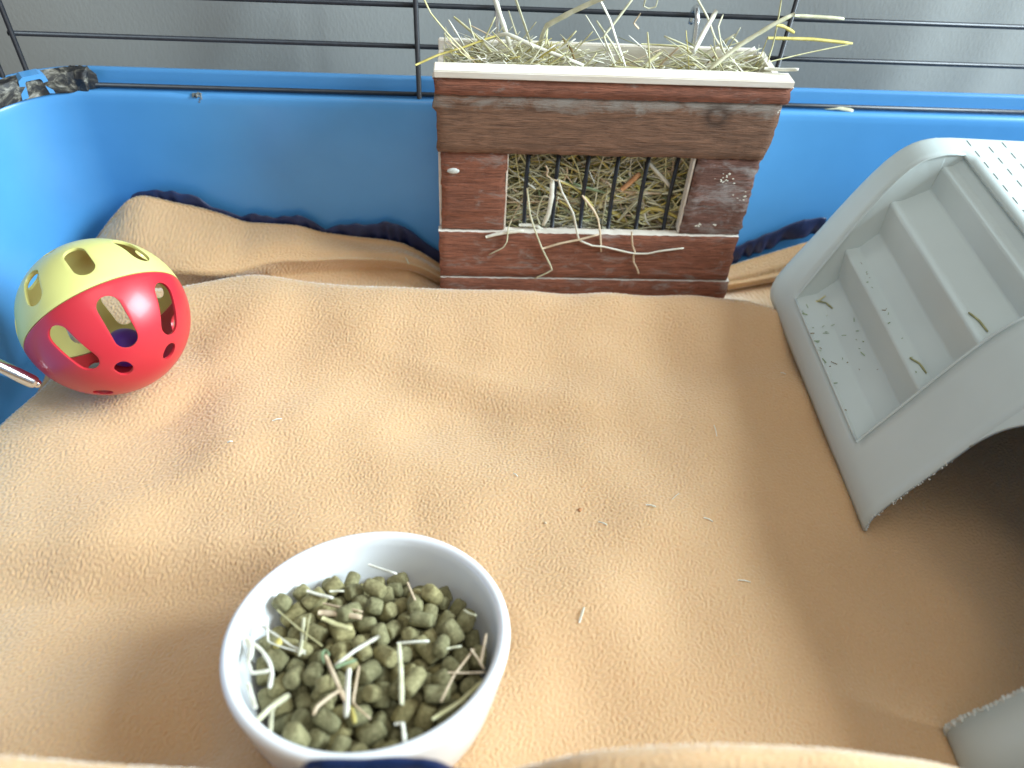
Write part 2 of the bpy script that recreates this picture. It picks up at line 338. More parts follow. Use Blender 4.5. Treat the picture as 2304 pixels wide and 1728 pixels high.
def height(x, y):
    z = .019*sm(.455, .540, y)*sm(.36, .24, x)
    z = z+.004*sm(.46, .36, x+.1*0+y*0)*0
    z = z-.011*sm(.17, .30, x)*sm(.47, .18, y)-.006*sm(.16, .28, x)*sm(.30, .14, y)
    # the rucks and hollows seen in the cloth
    z = z-.0200*sm(.300, .260, y-.05*(x+.2))*sm(-.06, -.16, x)*sm(.175, .262, y)
    z = z-.0120*sm(.245, .165, y)*np.exp(-((x+.145)/.030)**2)*sm(.14, .165, y)
    d1 = (y-.447+.30*(x+.03)); a1 = np.exp(-((x+.01)/.085)**2)
    z = z-.0125*sm(.020, -.020, d1)*sm(-.095, -.02, d1)*a1
    z = z+.005*np.exp(-(((x-.02)/.05)**2+((y-.495)/.03)**2))
    z = z-.0016*sm(-.018, -.040, x)*np.exp(-(((x+.040)/.020)**2+((y-.321)/.018)**2))+.0010*np.exp(-(((x+.05)/.016)**2+((y-.315)/.02)**2))
    z = z+.006*np.exp(-(((x-.10)/.05)**2+((y-.49)/.035)**2))-.004*np.exp(-(((x-.17)/.025)**2+((y-.47)/.05)**2))
    z = z+.0030*np.exp(-((x+.18-.9*(y-.36))/.030)**2)*np.exp(-((y-.36)/.06)**2)
    z = z+.006*np.exp(-(((x-.07)/.06)**2+((y-.24)/.05)**2))+.004*np.exp(-(((x-.13)/.05)**2+((y-.30)/.025)**2))
    z = z+.0042*np.sin(38*x+17*y+.6)*np.exp(-((y-.42)/.09)**2)*sm(-.05, -.20, x)
    z = z-.0040*sm(.345, .310, y+.25*(x-.1))*sm(.02, .08, x)*sm(.21, .27, x)*0-.0060*sm(.525, .495, y)*np.exp(-((x-.09)/.10)**2)*sm(.42, .49, y)
    # the bowl presses a seat into the cloth; the ball too
    rb = np.hypot(x+.0495, y-.186); z = z*sm(.05, .10, rb)+(1-sm(.05, .10, rb))*(-.0015-.20*(y-.186))
    rr = np.hypot(x+.264, y-.444); z = z*sm(.02, .06, rr)+(1-sm(.02, .06, rr))*.0065
    z = z-.030*sm(-.322, -.350, x+.02*sm(.45, .38, y))
    return z
yc = interp(cx, CREST); zt = interp(cx, TOPE); yb = interp(cx, BELY); zb = interp(cx, BELZ); zf = interp(cx, FRNT)
def smooth1(a, w): k = np.hanning(w); k /= k.sum(); return np.convolve(np.pad(a, w//2, 'edge'), k, 'same')[w//2:-(w//2)]
yc, yb, zb, zf = (smooth1(a, 61) for a in (yc, yb, zb, zf)); zt = smooth1(zt, 25)
def prof_rows(pts, n):                              # pts: list of (y, z) arrays per column -> n rows by Catmull-Rom
    P = np.array([[np.broadcast_to(a, (NC,)) for a in p] for p in pts]); k = len(P)
    s = np.linspace(0, k-1, n); i = np.minimum(s.astype(int), k-2); t = (s-i)[:, None, None]
    p0, p1, p2, p3 = P[np.maximum(i-1, 0)], P[i], P[i+1], P[np.minimum(i+2, k-1)]
    return .5*(2*p1+(p2-p0)*t+(2*p0-5*p1+4*p2-p3)*t*t+(3*p1-p0-3*p2+p3)*t**3)
Y0 = .150
rows = int((.535-Y0)/DX); v = np.linspace(0, 1, rows)[:, None]
Ym = Y0+(yc[None]-Y0)*v; Zm = height(np.broadcast_to(cx, Ym.shape), Ym)
hz0 = Zm[0]; zc = Zm[-1]
front = prof_rows([(.090, zf-.045), (.093, zf-.016), (.101, zf-.002), (.110, zf-.001), (.1155, zf-.016), (.121, np.minimum(.045, zf*.5)), (.130, hz0*.5+.008), (Y0, hz0)], 130)[:-1]
belly_h = np.maximum(zt-zb, .006)
back = prof_rows([(yc, zc), (yc+.009, zc-.0035), (np.minimum(yc+.020, yb-.004), np.minimum(zc-.016, .0045)), (np.maximum(yb+.004, yc+.024), np.minimum(zb-.012, .003)), (yb+.002, zb-.0055), (yb, zb+.001),
                  (yb+.0035, zb+belly_h*.22), (yb*.55+.606*.45, zb+belly_h*.60), (.6095, zt-.002), (.6125, zt+.0002), (.6140, zt-.004)], 165)[1:]
V = np.zeros((len(front)+rows+len(back), NC, 3)); V[..., 0] = cx[None]
V[:len(front), :, 1] = front[:, 0]; V[:len(front), :, 2] = front[:, 1]
V[len(front):len(front)+rows, :, 1] = Ym; V[len(front):len(front)+rows, :, 2] = Zm
V[len(front)+rows:, :, 1] = back[:, 0]; V[len(front)+rows:, :, 2] = back[:, 1]
V[..., 2] += .0011*low_noise(V.shape[:2], 200, 3)
# the corner of the rolled-up back edge turns in front of the rounded tray corner
cor = sm(-.290, -.350, V[..., 0])*sm(.55, .61, V[..., 1]); V[..., 1] -= .030*cor
du = np.gradient(V, axis=1); dv = np.gradient(V, axis=0); nr = np.cross(du, dv); nr /= np.linalg.norm(nr, axis=-1, keepdims=True)
nub = band_noise(V.shape[:2], 3.4, .45, 5)+.3*band_noise(V.shape[:2], 6, .5, 6)
V += nr*(.00024*np.clip(nub, -1.8, 2.2))[..., None]
me = grid_mesh('fleece_sheet', V); o = link('fleece_sheet', me, M['fleece'], lin_t, True); o.matrix_parent_inverse = LI
# navy gathered hem behind the back edge and along the front
NAVY = [(-.325, .030), (-.310, .050), (-.299, .0630), (-.284, .0675), (-.263, .0665), (-.242, .0615), (-.232, .051), (-.222, .0475), (-.208, .0425), (-.195, .0455), (-.181, .0415), (-.157, .0445), (-.143, .0385), (-.133, .0295), (-.118, .0355), (-.104, .0365), (-.090, .0355), (-.080, .0395), (-.066, .0375), (-.051, .0275), (-.031, .0095), (-.015, -.004), (.22, -.004), (.262, .020), (.285, .033), (.319, .052), (.36, .055)]
def hem(path_y, zfun, x0, x1, dy0, name, low):
    X = np.arange(x0, x1, .0009); n = len(X); T = np.linspace(0, 1, 26)[:, None]
    zt_ = smooth1(zfun(X), 5)[None]; ruf = .0016*np.sin(X*430+3*np.sin(X*90))[None]+.0012*np.sin(X*210+1)[None]
    zt2 = zt_+.0007*np.sin(X*330+2*np.sin(X*70))[None]
    a = T*math.pi*2
    Yv = path_y+dy0*np.sin(a)*.5+ruf*(1-np.cos(a))*.5
    Zv = (zt2-low/2)+np.cos(a)*low/2+0*X[None]
    return grid_mesh(name, np.stack([np.broadcast_to(X, Yv.shape), Yv, Zv], -1))
m_ = hem(.6175, lambda x: interp(x, NAVY)-.0005, -.325, .34, .0045, 'gathered_hem', .020)
Vh = np.empty(len(m_.vertices)*3, np.float32); m_.vertices.foreach_get('co', Vh); Vh = Vh.reshape(-1, 3)
Vh[:, 1] -= .030*sm(-.290, -.350, Vh[:, 0]); m_.vertices.foreach_set('co', Vh.reshape(-1)); m_.update()
o = link('gathered_hem', m_, M['navy'], lin_t, True); o.matrix_parent_inverse = LI; o['label'] = 'navy gathered hem along the back edge'
FN = [(-.20, .085), (-.085, .100), (-.074, .1085), (-.066, .1105), (-.062, .1185), (-.055, .1205), (-.035, .1210), (-.016, .1200), (-.011, .1165), (-.004, .108), (.01, .098), (.028, .100), (.05, .108), (.06, .113), (.09, .113), (.12, .100)]
m_ = hem(.1120, lambda x: interp(x, FN), -.19, .11, .006, 'gathered_hem', .030)
o = link('gathered_hem', m_, M['navy'], lin_t, True); o.matrix_parent_inverse = LI; o['label'] = 'navy hem turned up in front of the bowl'

# ================================================================ HAY RACK
rack = thing('hay_rack', 'weathered brown wooden hay rack with a barred window against the back wall', 'hay rack', (.107, .59, -.02))
RI = Matrix.Translation((-.107, -.59, .02))
def rpart(name, bm, m, smooth=False, angle=None):
    o = obj(name, bm, m, rack, smooth, angle); o.matrix_parent_inverse = RI; return o
def walk(r, j, n):
    o = []; v = 0
    for k in range(n): v = .55*v+r.uniform(-j, j)*(3 if r.random() < .08 else .8); o.append(v)
    return o
def plank(x0, x1, z0, z1, y0, y1, m, jag=.0012, name='plank', slopeR=0.0, seed=0, slump=0.0):
    r = random.Random(seed); nx, nz = max(8, int((x1-x0)/.0035)), max(4, int((z1-z0)/.0035))
    endl = walk(r, jag, nz+1); endr = walk(r, jag, nz+1)
    et = [r.uniform(-jag, jag)*.5 for _ in range(nx+1)]; eb = [r.uniform(-jag, jag)*.5 for _ in range(nx+1)]
    groove = walk(r, .00035, nz+1); bm = bmesh.new(); A = []; B = []
    for j in range(nz+1):
        fz = j/nz; ra = []; rb = []
        for i in range(nx+1):
            fx = i/nx; x = x0+endl[j]*(1-fx)**6+(x1-x0+slopeR*fz)*fx+endr[j]*fx**6
            z = z0+(z1-z0)*fz+et[i]*fz**3+eb[i]*(1-fz)**3
            edge = min(fx*nx, (1-fx)*nx, fz*nz, (1-fz)*nz)
            y = y0+groove[j]+(.0014 if edge < .5 else 0)+r.uniform(-.00025, .00025)+slump*math.sin(fx*7+seed)*.5
            ra.append(bm.verts.new((x, y, z))); rb.append(bm.verts.new((x, y1, z)))
        A.append(ra); B.append(rb)
    for j in range(nz):
        for i in range(nx):
            bm.faces.new((A[j][i], A[j][i+1], A[j+1][i+1], A[j+1][i]))
    for i in range(nx):
        bm.faces.new((B[0][i], B[0][i+1], A[0][i+1], A[0][i])); bm.faces.new((A[nz][i], A[nz][i+1], B[nz][i+1], B[nz][i]))
    for j in range(nz):
        bm.faces.new((A[j][0], A[j+1][0], B[j+1][0], B[j][0])); bm.faces.new((A[j+1][nx], A[j][nx], B[j][nx], B[j+1][nx]))
    bm.faces.new([B[0][0], B[nz][0], B[nz][nx], B[0][nx]])
    for f in bm.faces:                              # sawn upper edges show bare wood
        f.normal_update(); f.material_index = 1 if f.normal.z > .6 else 0
    o = rpart(name, bm, [m, M['wood']], angle=40); return o
plank(-.0255, .2420, .1885, .2010, .5575, .568, M['plank_red'], .0008, slopeR=.0, seed=1)
plank(-.0252, .2385, .1412, .1885, .5590, .568, M['plank_grey'], .0011, slopeR=.001, seed=2)
plank(-.0225, .0300, .0690, .1405, .5612, .568, M['plank_red'], .0007, seed=3)
plank(.1838, .2365, .0690, .1405, .5608, .568, M['plank_dirty'], .0012, seed=4)
plank(-.0250, .2365, .0215, .0680, .5580, .568, M['plank_red'], .0007, seed=5)
plank(-.0250, .2390, -.0210, .0205, .5570, .568, M['plank_red'], .0007, seed=6)
def board(name, lo, hi, m, bev=.0007): bm = bmesh.new(); box(bm, lo, hi, bev); return rpart(name, bm, m)
board('front_rail', (-.0262, .5572, .2014), (.2425, .5735, .2068), M['wood'])
board('back_board', (-.0245, .6165, -.020), (.2300, .6215, .2065), M['wood'])
bm = bmesh.new(); box(bm, (-.0245, .5685, -.018), (-.0195, .6160, .1990), .0006); rpart('side_board', bm, M['wood'])
bm = bmesh.new(); box(bm, (.2300, .5685, -.018), (.2360, .6160, .2055), .0006); rpart('side_board', bm, M['wood'])
board('floor_board', (-.019, .5685, .055), (.2295, .616, .060), M['wood'])
# light inner frame of the window and its bars
board('window_jamb', (.0302, .5632, .069), (.0318, .5720, .1405), M['wood'], .0003)
board('window_jamb', (.1818, .5632, .069), (.1836, .5720, .1405), M['wood'], .0003)
for k in range(6):
    bm = bmesh.new(); x = .0485+.0246*k; tube(bm, [(x, .5712, .0625), (x-.001, .5712, .100), (x, .5712, .1425)], .0018, 8); rpart('bar', bm, M['wire'], True)
for x in (.0215, .180):                             # hooks over the cage wire
    bm = bmesh.new(); tube(bm, spline([(x, .6225, .180), (x, .6255, .205), (x, .631, .2235), (x, .640, .2295), (x, .6475, .2245), (x, .6478, .214)], 4), .0022, 8); rpart('hook', bm, M['steel'], True)
# paint flecks on the right block
bm = bmesh.new()
for cx_, cz_, s, nn in ((.208, .124, .009, 16), (.199, .079, .0026, 9), (.212, .079, .0018, 5), (.226, .108, .010, 8), (.233, .184, .004, 10)):
    for k in range(nn):
        x = cx_+random.gauss(0, s*.55); z = cz_+random.gauss(0, s*.35); r = random.uniform(.0003, .0009)
        q = bmesh.ops.create_icosphere(bm, subdivisions=1, radius=r)
        for v_ in q['verts']: v_.co = Vector((v_.co.x*random.uniform(.8, 2), v_.co.y*.35, v_.co.z*random.uniform(.6, 1.4)))+Vector((x, (.5606 if z < .15 else .559), z))
o = rpart('paint_flecks', bm, M['hay_white']); o['kind'] = 'stuff'
bm = bmesh.new(); q = bmesh.ops.create_icosphere(bm, subdivisions=2, radius=1)
for v_ in q['verts']: v_.co = Vector((v_.co.x*.0052, v_.co.y*.0012, v_.co.z*.0026))+Vector((-.0125, .5612, .1245))
rpart('nail_head', bm, M['chewed'], True)

# ---------------------------------------------------------------- hay
def stalk_mesh(bm, pts, w, mi=0, flat=.5, roll=0, jit=0):
    P = spline(pts, 4); n = len(P); r = [w*.5*(1 if 0 < i < n-1 else .75)*random.uniform(.9, 1.1) for i in range(n)]
    tube(bm, P, r, 6, True, flat, mi, roll)
HK = list(HAY)
bm = bmesh.new()                                     # the packed hay inside the rack
for k in range(1300):
    d = k/1300
    L_ = random.uniform(.02, .075); a = random.gauss(0, .75)+(math.pi if random.random() < .5 else 0); c = Vector((random.uniform(.022, .192), random.uniform(.5745, .608), random.uniform(.060, .150)))
    dv_ = Vector((math.cos(a), random.gauss(0, .10), math.sin(a)*.85)).normalized()*L_*.5; bend = Vector((random.gauss(0, .004), random.gauss(0, .0015), random.gauss(0, .005)))
    pts = [c-dv_, c+bend, c+dv_]
    for p in pts: p.x = min(max(p.x, -.018), .228); p.y = min(max(p.y, .5738), .614); p.z = min(max(p.z, .0615), .185)
    w = random.choice([.0008, .0010, .0012, .0015, .0018, .0026]); mi = random.choices(range(len(HK)), [8, 2.2, 3.0, 10, .5, 1.6, .2, 1.8, 2])[0]
    if k < 230:
        mi = random.choice([0, 0, 3, 3, 2, 1, 5]); w *= .85
        for p in pts: p.y = random.uniform(.5740, .5775)
    stalk_mesh(bm, pts, w, mi, random.uniform(.3, .8), random.uniform(0, 3))
for k in range(420):
    L_ = random.uniform(.015, .05); c = Vector((random.choice([random.uniform(-.015, .225), random.gauss(.02, .02), random.gauss(.19, .025)]), random.uniform(.577, .613), random.uniform(.165, .192)))
    el = random.uniform(-.3, 1.0); az = random.uniform(0, 6.28)
    dv_ = Vector((math.cos(az)*math.cos(el), math.sin(az)*math.cos(el)*.35, math.sin(el)*.8))*L_*.5; pts = [c-dv_, c+Vector((random.gauss(0, .003), 0, random.gauss(0, .003))), c+dv_]
    for p in pts: p.x = min(max(p.x, -.018), .228); p.y = min(max(p.y, .5745), .6155)
    mi = random.choices(range(len(HK)), [5, 2, 2.2, 5, .8, .6, 0, 1.2, 1.5])[0]
    stalk_mesh(bm, pts, random.choice([.0009, .0012, .0016, .0022]), mi, random.uniform(.3, .8), random.uniform(0, 3))
for k in range(760):                                 # the loose tuft filling the mouth of the rack
    x = random.choice([random.gauss(.028, .022), random.gauss(.03, .03), random.gauss(.185, .028), random.uniform(-.015, .225)]); x = min(max(x, -.016), .226)
    c = Vector((x, random.uniform(.577, .611), random.uniform(.176, .203))); az = random.gauss(0, .6)+(math.pi if random.random() < .5 else 0); el = abs(random.gauss(.25, .4))
    L_ = random.uniform(.015, .042); dv_ = Vector((math.cos(az)*math.cos(el), random.gauss(0, .18), math.sin(el)))*L_
    pts = [c-dv_*.3, c+dv_*.35+Vector((0, 0, random.uniform(0, .003))), c+dv_]
    for p in pts: p.y = min(max(p.y, .5755), .615); p.x = min(max(p.x, -.019), .2285)
    stalk_mesh(bm, pts, random.choice([.0007, .0009, .0012, .0016]), random.choices(range(len(HK)), [6, 2, 6, 9, .3, .6, 0, .4, .3])[0], random.uniform(.3, .8), random.uniform(0, 3))
for k in range(60):                                  # low filling so no board floor shows
    a, b_ = random.uniform(-.018, .228), random.uniform(-.018, .228)
    stalk_mesh(bm, [(a, random.uniform(.58, .612), random.uniform(.15, .18)), ((a+b_)/2, .595, random.uniform(.15, .18)), (b_, random.uniform(.58, .612), random.uniform(.15, .18))], .003, random.choice([0, 3, 8]), .6)
hp = obj('packed_hay', bm, [M['hay_'+k] for k in HK], None, True); hp['kind'] = 'stuff'; hp['label'] = 'tangled green and straw coloured hay packed inside the wooden rack'; hp['category'] = 'hay'
TOP_HAY = [
 ('yellowish hay stalk leaning left across the cage wire from the rack top', 'straw', 2.4, [(-0.0346,0.592,0.2467), (-0.0283,0.5873,0.2358), (-0.0162,0.5827,0.2236), (0.0001,0.578,0.2093)]),
 ('yellow hay stalk poking out over the left rim of the rack', 'gold', 2.6, [(-0.0399,0.57,0.205), (-0.0234,0.5775,0.21), (-0.0059,0.585,0.2128), (0.0139,0.5925,0.2177), (0.026,0.6,0.2186)]),
 ('tall thick white straw leaning left at the left third of the rack top', 'white', 4.0, [(0.0175,0.612,0.242), (0.0217,0.6066,0.2321), (0.0274,0.6012,0.2188), (0.0318,0.5958,0.2079), (0.0365,0.5904,0.2028), (0.0418,0.585,0.2005)]),
 ('tall pale hay stalk next to the thick white straw on the rack top', 'pale', 3.0, [(0.0327,0.612,0.2426), (0.0398,0.6047,0.2277), (0.0456,0.5973,0.215), (0.0494,0.59,0.2021)]),
 ('thick pale kinked hay stem slanting up to the right from the rack top', 'pale', 5.0, [(0.1016,0.585,0.2544), (0.0918,0.588,0.2488), (0.075,0.591,0.2393), (0.0572,0.594,0.2276), (0.0542,0.597,0.2167), (0.0532,0.6,0.2049)]),
 ('thin olive hay stalk hanging from the kink of the thick stem', 'straw', 2.2, [(0.0584,0.598,0.2249), (0.0571,0.5915,0.2137), (0.0546,0.585,0.2016)]),
 ('flat bent white hay blade lying across the left part of the rack opening', 'white', 3.2, [(0.0108,0.6,0.2135), (0.0277,0.5933,0.2211), (0.0463,0.5867,0.2158), (0.0863,0.58,0.2046)]),
 ('short olive hay blade leaning left near the left end of the rack top', 'straw', 2.8, [(-0.0123,0.615,0.2242), (0.0006,0.6067,0.2172), (0.0108,0.5983,0.2108), (0.0168,0.59,0.2077)]),
 ('short upright pale hay tip near the left end of the rack top', 'pale', 2.0, [(-0.0008,0.605,0.2268), (0.0013,0.6033,0.2185), (0.0033,0.6017,0.2146), (0.0048,0.6,0.2033)]),
 ('thin grey hay stalk between the two tall stalks of the rack top', 'pale', 1.5, [(0.0291,0.61,0.2318), (0.0355,0.6,0.2176), (0.0403,0.59,0.2071)]),
 ('brown curled hay leaf in the middle of the rack opening', 'brown', 2.2, [(0.0707,0.6,0.2162), (0.0739,0.5955,0.214), (0.0771,0.591,0.2119), (0.0797,0.5865,0.2058), (0.0819,0.582,0.2037)]),
 ('white straw leaning left just left of the rack top middle', 'white', 2.6, [(0.0881,0.612,0.2299), (0.0954,0.6013,0.2223), (0.1027,0.5907,0.214), (0.1108,0.58,0.2045)]),
 ('long white straw bending out of the rack top middle', 'white', 3.2, [(0.0917,0.6,0.2507), (0.0952,0.595,0.2466), (0.1033,0.59,0.2351), (0.1101,0.585,0.2207), (0.1181,0.58,0.205)]),
 ('pale hay stalk with a kink crossing the white straw in the middle', 'pale', 3.4, [(0.1213,0.6,0.2501), (0.1187,0.597,0.2468), (0.1071,0.594,0.2304), (0.1005,0.591,0.2225), (0.1073,0.588,0.2105), (0.1117,0.585,0.2027)]),
 ('pale curled hay tendril high above the rack top middle', 'pale', 2.0, [(0.1422,0.615,0.2434), (0.1415,0.615,0.2369), (0.1362,0.615,0.2354), (0.1322,0.615,0.237), (0.133,0.615,0.2431)]),
 ('small dry hay leaf hanging against the bars right of the rack top middle', 'tan', 3.0, [(0.1311,0.617,0.231), (0.1271,0.617,0.2237), (0.1317,0.617,0.2194)]),
 ('thick short white straw standing at the right third of the rack top', 'white', 4.6, [(0.1844,0.6,0.2409), (0.1762,0.5925,0.2272), (0.1691,0.585,0.2146)]),
 ('thin hay stalk bending down beside the thick short white straw', 'pale', 2.0, [(0.1689,0.61,0.2477), (0.1794,0.6027,0.235), (0.1862,0.5953,0.2229), (0.1952,0.588,0.2134)]),
 ('wispy grey hay stalk right of the thick short white straw', 'pale', 2.0, [(0.1917,0.605,0.2364), (0.1883,0.5993,0.2295), (0.1912,0.5937,0.2201), (0.1927,0.588,0.216)]),
 ('thickest pale hay stem slanting up at the right end of the rack', 'pale', 5.6, [(0.2393,0.588,0.2443), (0.2248,0.5847,0.2377), (0.2023,0.5815,0.2233), (0.1908,0.5782,0.2144), (0.1816,0.575,0.2073)]),
 ('pale blurred straw lying level on the bars right of the rack', 'pale', 4.2, [(0.2548,0.625,0.2307), (0.2743,0.625,0.2305), (0.2951,0.625,0.2298)]),
 ('yellow green straw lying level beyond the right end of the rack', 'gold', 3.6, [(0.229,0.6,0.2221), (0.2667,0.606,0.2202), (0.3024,0.612,0.2159)]),
 ('thin yellow straw slanting up to the right beyond the rack', 'straw', 1.8, [(0.2284,0.585,0.2097), (0.2621,0.5985,0.2123), (0.3016,0.612,0.2154)]),
 ('thin upright yellow stalk at the right end of the rack', 'straw', 2.0, [(0.233,0.605,0.2499), (0.2328,0.5983,0.2331), (0.2312,0.5917,0.2195), (0.2282,0.585,0.2102)]),
 ('white wood sliver sticking out of the right end of the rack rim', 'white', 4.6, [(0.2219,0.572,0.21), (0.2361,0.57,0.2104), (0.2467,0.568,0.2117)]),
 ('small curled hay blade at the right end of the rack rim', 'pale', 2.6, [(0.1992,0.607,0.2134), (0.1998,0.607,0.2171), (0.203,0.607,0.2193), (0.2088,0.607,0.2156)]),
 ('short yellow hay stub branching off the thickest stem', 'gold', 3.0, [(0.2288,0.59,0.2355), (0.2357,0.5925,0.2336), (0.2463,0.595,0.2286)]),
 ('pale slanting hay blade inside the right half of the rack opening', 'straw', 3.2, [(0.15,0.602,0.2091), (0.1414,0.5935,0.2067), (0.1332,0.585,0.2025)]),
 ('pale hay blade lying along the back board of the rack', 'straw', 3.0, [(0.1341,0.611,0.2102), (0.1665,0.6095,0.21), (0.175,0.608,0.2048)]),
]
FRONT_HAY = [
 ('long pale jointed stem with a bent end hanging across the lower plank', 'white', 3.0, [(0.0722,0.556,0.1221), (0.0766,0.556,0.1103), (0.0877,0.556,0.0905), (0.0952,0.556,0.0647), (0.1077,0.556,0.0587), (0.1175,0.556,0.0579), (0.1368,0.556,0.0531), (0.1469,0.556,0.0512), (0.1576,0.556,0.0514), (0.1678,0.556,0.0543), (0.1886,0.556,0.0579)]),
 ('pinkish straw slanting across the left of the lower plank', 'tan', 2.8, [(0.0641,0.555,0.0553), (0.0785,0.555,0.0609), (0.0955,0.555,0.0654), (0.1114,0.555,0.0709)]),
 ('long thin pale stalk kinked above the lowest plank', 'pale', 2.0, [(0.0475,0.556,0.1132), (0.0514,0.556,0.0897), (0.0557,0.556,0.076), (0.0642,0.556,0.0546), (0.0748,0.556,0.0323), (0.0594,0.556,0.022)]),
 ('tan stalk with a ragged joint hanging over the middle of the lower plank', 'tan', 2.8, [(0.0936,0.557,0.1073), (0.1044,0.557,0.0942), (0.1098,0.557,0.0846), (0.1135,0.557,0.0696), (0.1166,0.557,0.0519)]),
 ('short pink stalk ending in a dry tan leaf below the right bars', 'tan', 2.2, [(0.1398,0.556,0.0739), (0.1429,0.556,0.0595), (0.1463,0.556,0.0522), (0.1455,0.556,0.049), (0.1465,0.556,0.0426), (0.1509,0.556,0.035), (0.1532,0.556,0.0295)]),
 ('thick white flattened stem standing between the left two bars', 'white', 5.6, [(0.0684,0.563,0.1175), (0.0691,0.563,0.1021), (0.0679,0.563,0.0856), (0.0641,0.563,0.0736)]),
 ('thin wavy stalk above the thick white stem', 'tan', 2.6, [(0.062,0.565,0.1293), (0.0644,0.565,0.1249), (0.0636,0.565,0.1203), (0.0693,0.565,0.1164), (0.0769,0.565,0.1152)]),
 ('thin curved grey stalk hanging at the left of the lower plank', 'pale', 1.8, [(0.0366,0.556,0.0835), (0.034,0.556,0.0755), (0.0333,0.556,0.0612), (0.0301,0.556,0.0549), (0.0181,0.556,0.0473)]),
 ('white straw lying along the left ledge of the rack window', 'white', 4.2, [(0.015,0.557,0.0648), (0.0227,0.557,0.0675), (0.0304,0.557,0.0695), (0.0475,0.557,0.0721)]),
 ('thick white straw at the upper right of the rack window', 'white', 4.4, [(0.1475,0.574,0.1294), (0.1591,0.574,0.1187), (0.1708,0.574,0.1077)]),
 ('grey straw reaching to the right frame of the rack window', 'pale', 3.4, [(0.1645,0.572,0.1015), (0.176,0.572,0.1047), (0.1864,0.572,0.1083)]),
 ('thick orange brown stem in the middle of the rack window', 'orange', 6.6, [(0.129,0.573,0.1039), (0.1355,0.573,0.1111), (0.1422,0.573,0.1197)]),
 ('pale level straw through the upper middle of the rack window', 'straw', 4.2, [(0.0985,0.578,0.1054), (0.127,0.578,0.1099), (0.148,0.578,0.1076), (0.164,0.578,0.1052)]),
 ('yellow curved stalk with a frayed end at the lower right of the rack window', 'gold', 4.0, [(0.1484,0.574,0.0806), (0.1563,0.574,0.0858), (0.1671,0.574,0.0846), (0.1857,0.574,0.0759)]),
 ('thin green stalk crossing the third bar of the rack window', 'straw', 1.8, [(0.0834,0.572,0.135), (0.0901,0.572,0.1226), (0.0965,0.572,0.1022), (0.1013,0.572,0.0867)]),
 ('golden stalk slanting through the middle of the rack window', 'gold', 3.0, [(0.0745,0.573,0.111), (0.0868,0.573,0.1061), (0.097,0.573,0.0987), (0.107,0.573,0.0877)]),
 ('broad pale leaf by the first bar of the rack window', 'pale', 6.0, [(0.0485,0.579,0.1006), (0.0532,0.579,0.094), (0.0596,0.579,0.0893)]),
 ('looped pale stalk left of the thick white stem', 'pale', 2.4, [(0.0665,0.566,0.0998), (0.0627,0.566,0.1006), (0.0595,0.566,0.0914), (0.0586,0.566,0.0805), (0.0617,0.566,0.0726)]),
 ('broad greenish leaf at the lower middle of the rack window', 'gold', 6.0, [(0.1234,0.578,0.0805), (0.1312,0.578,0.0757), (0.1413,0.578,0.0677)]),
 ('small white frayed root end at the lower left of the rack window', 'white', 4.0, [(0.0436,0.566,0.0717), (0.0522,0.566,0.0719), (0.0592,0.566,0.071), (0.0648,0.566,0.0665)]),
]
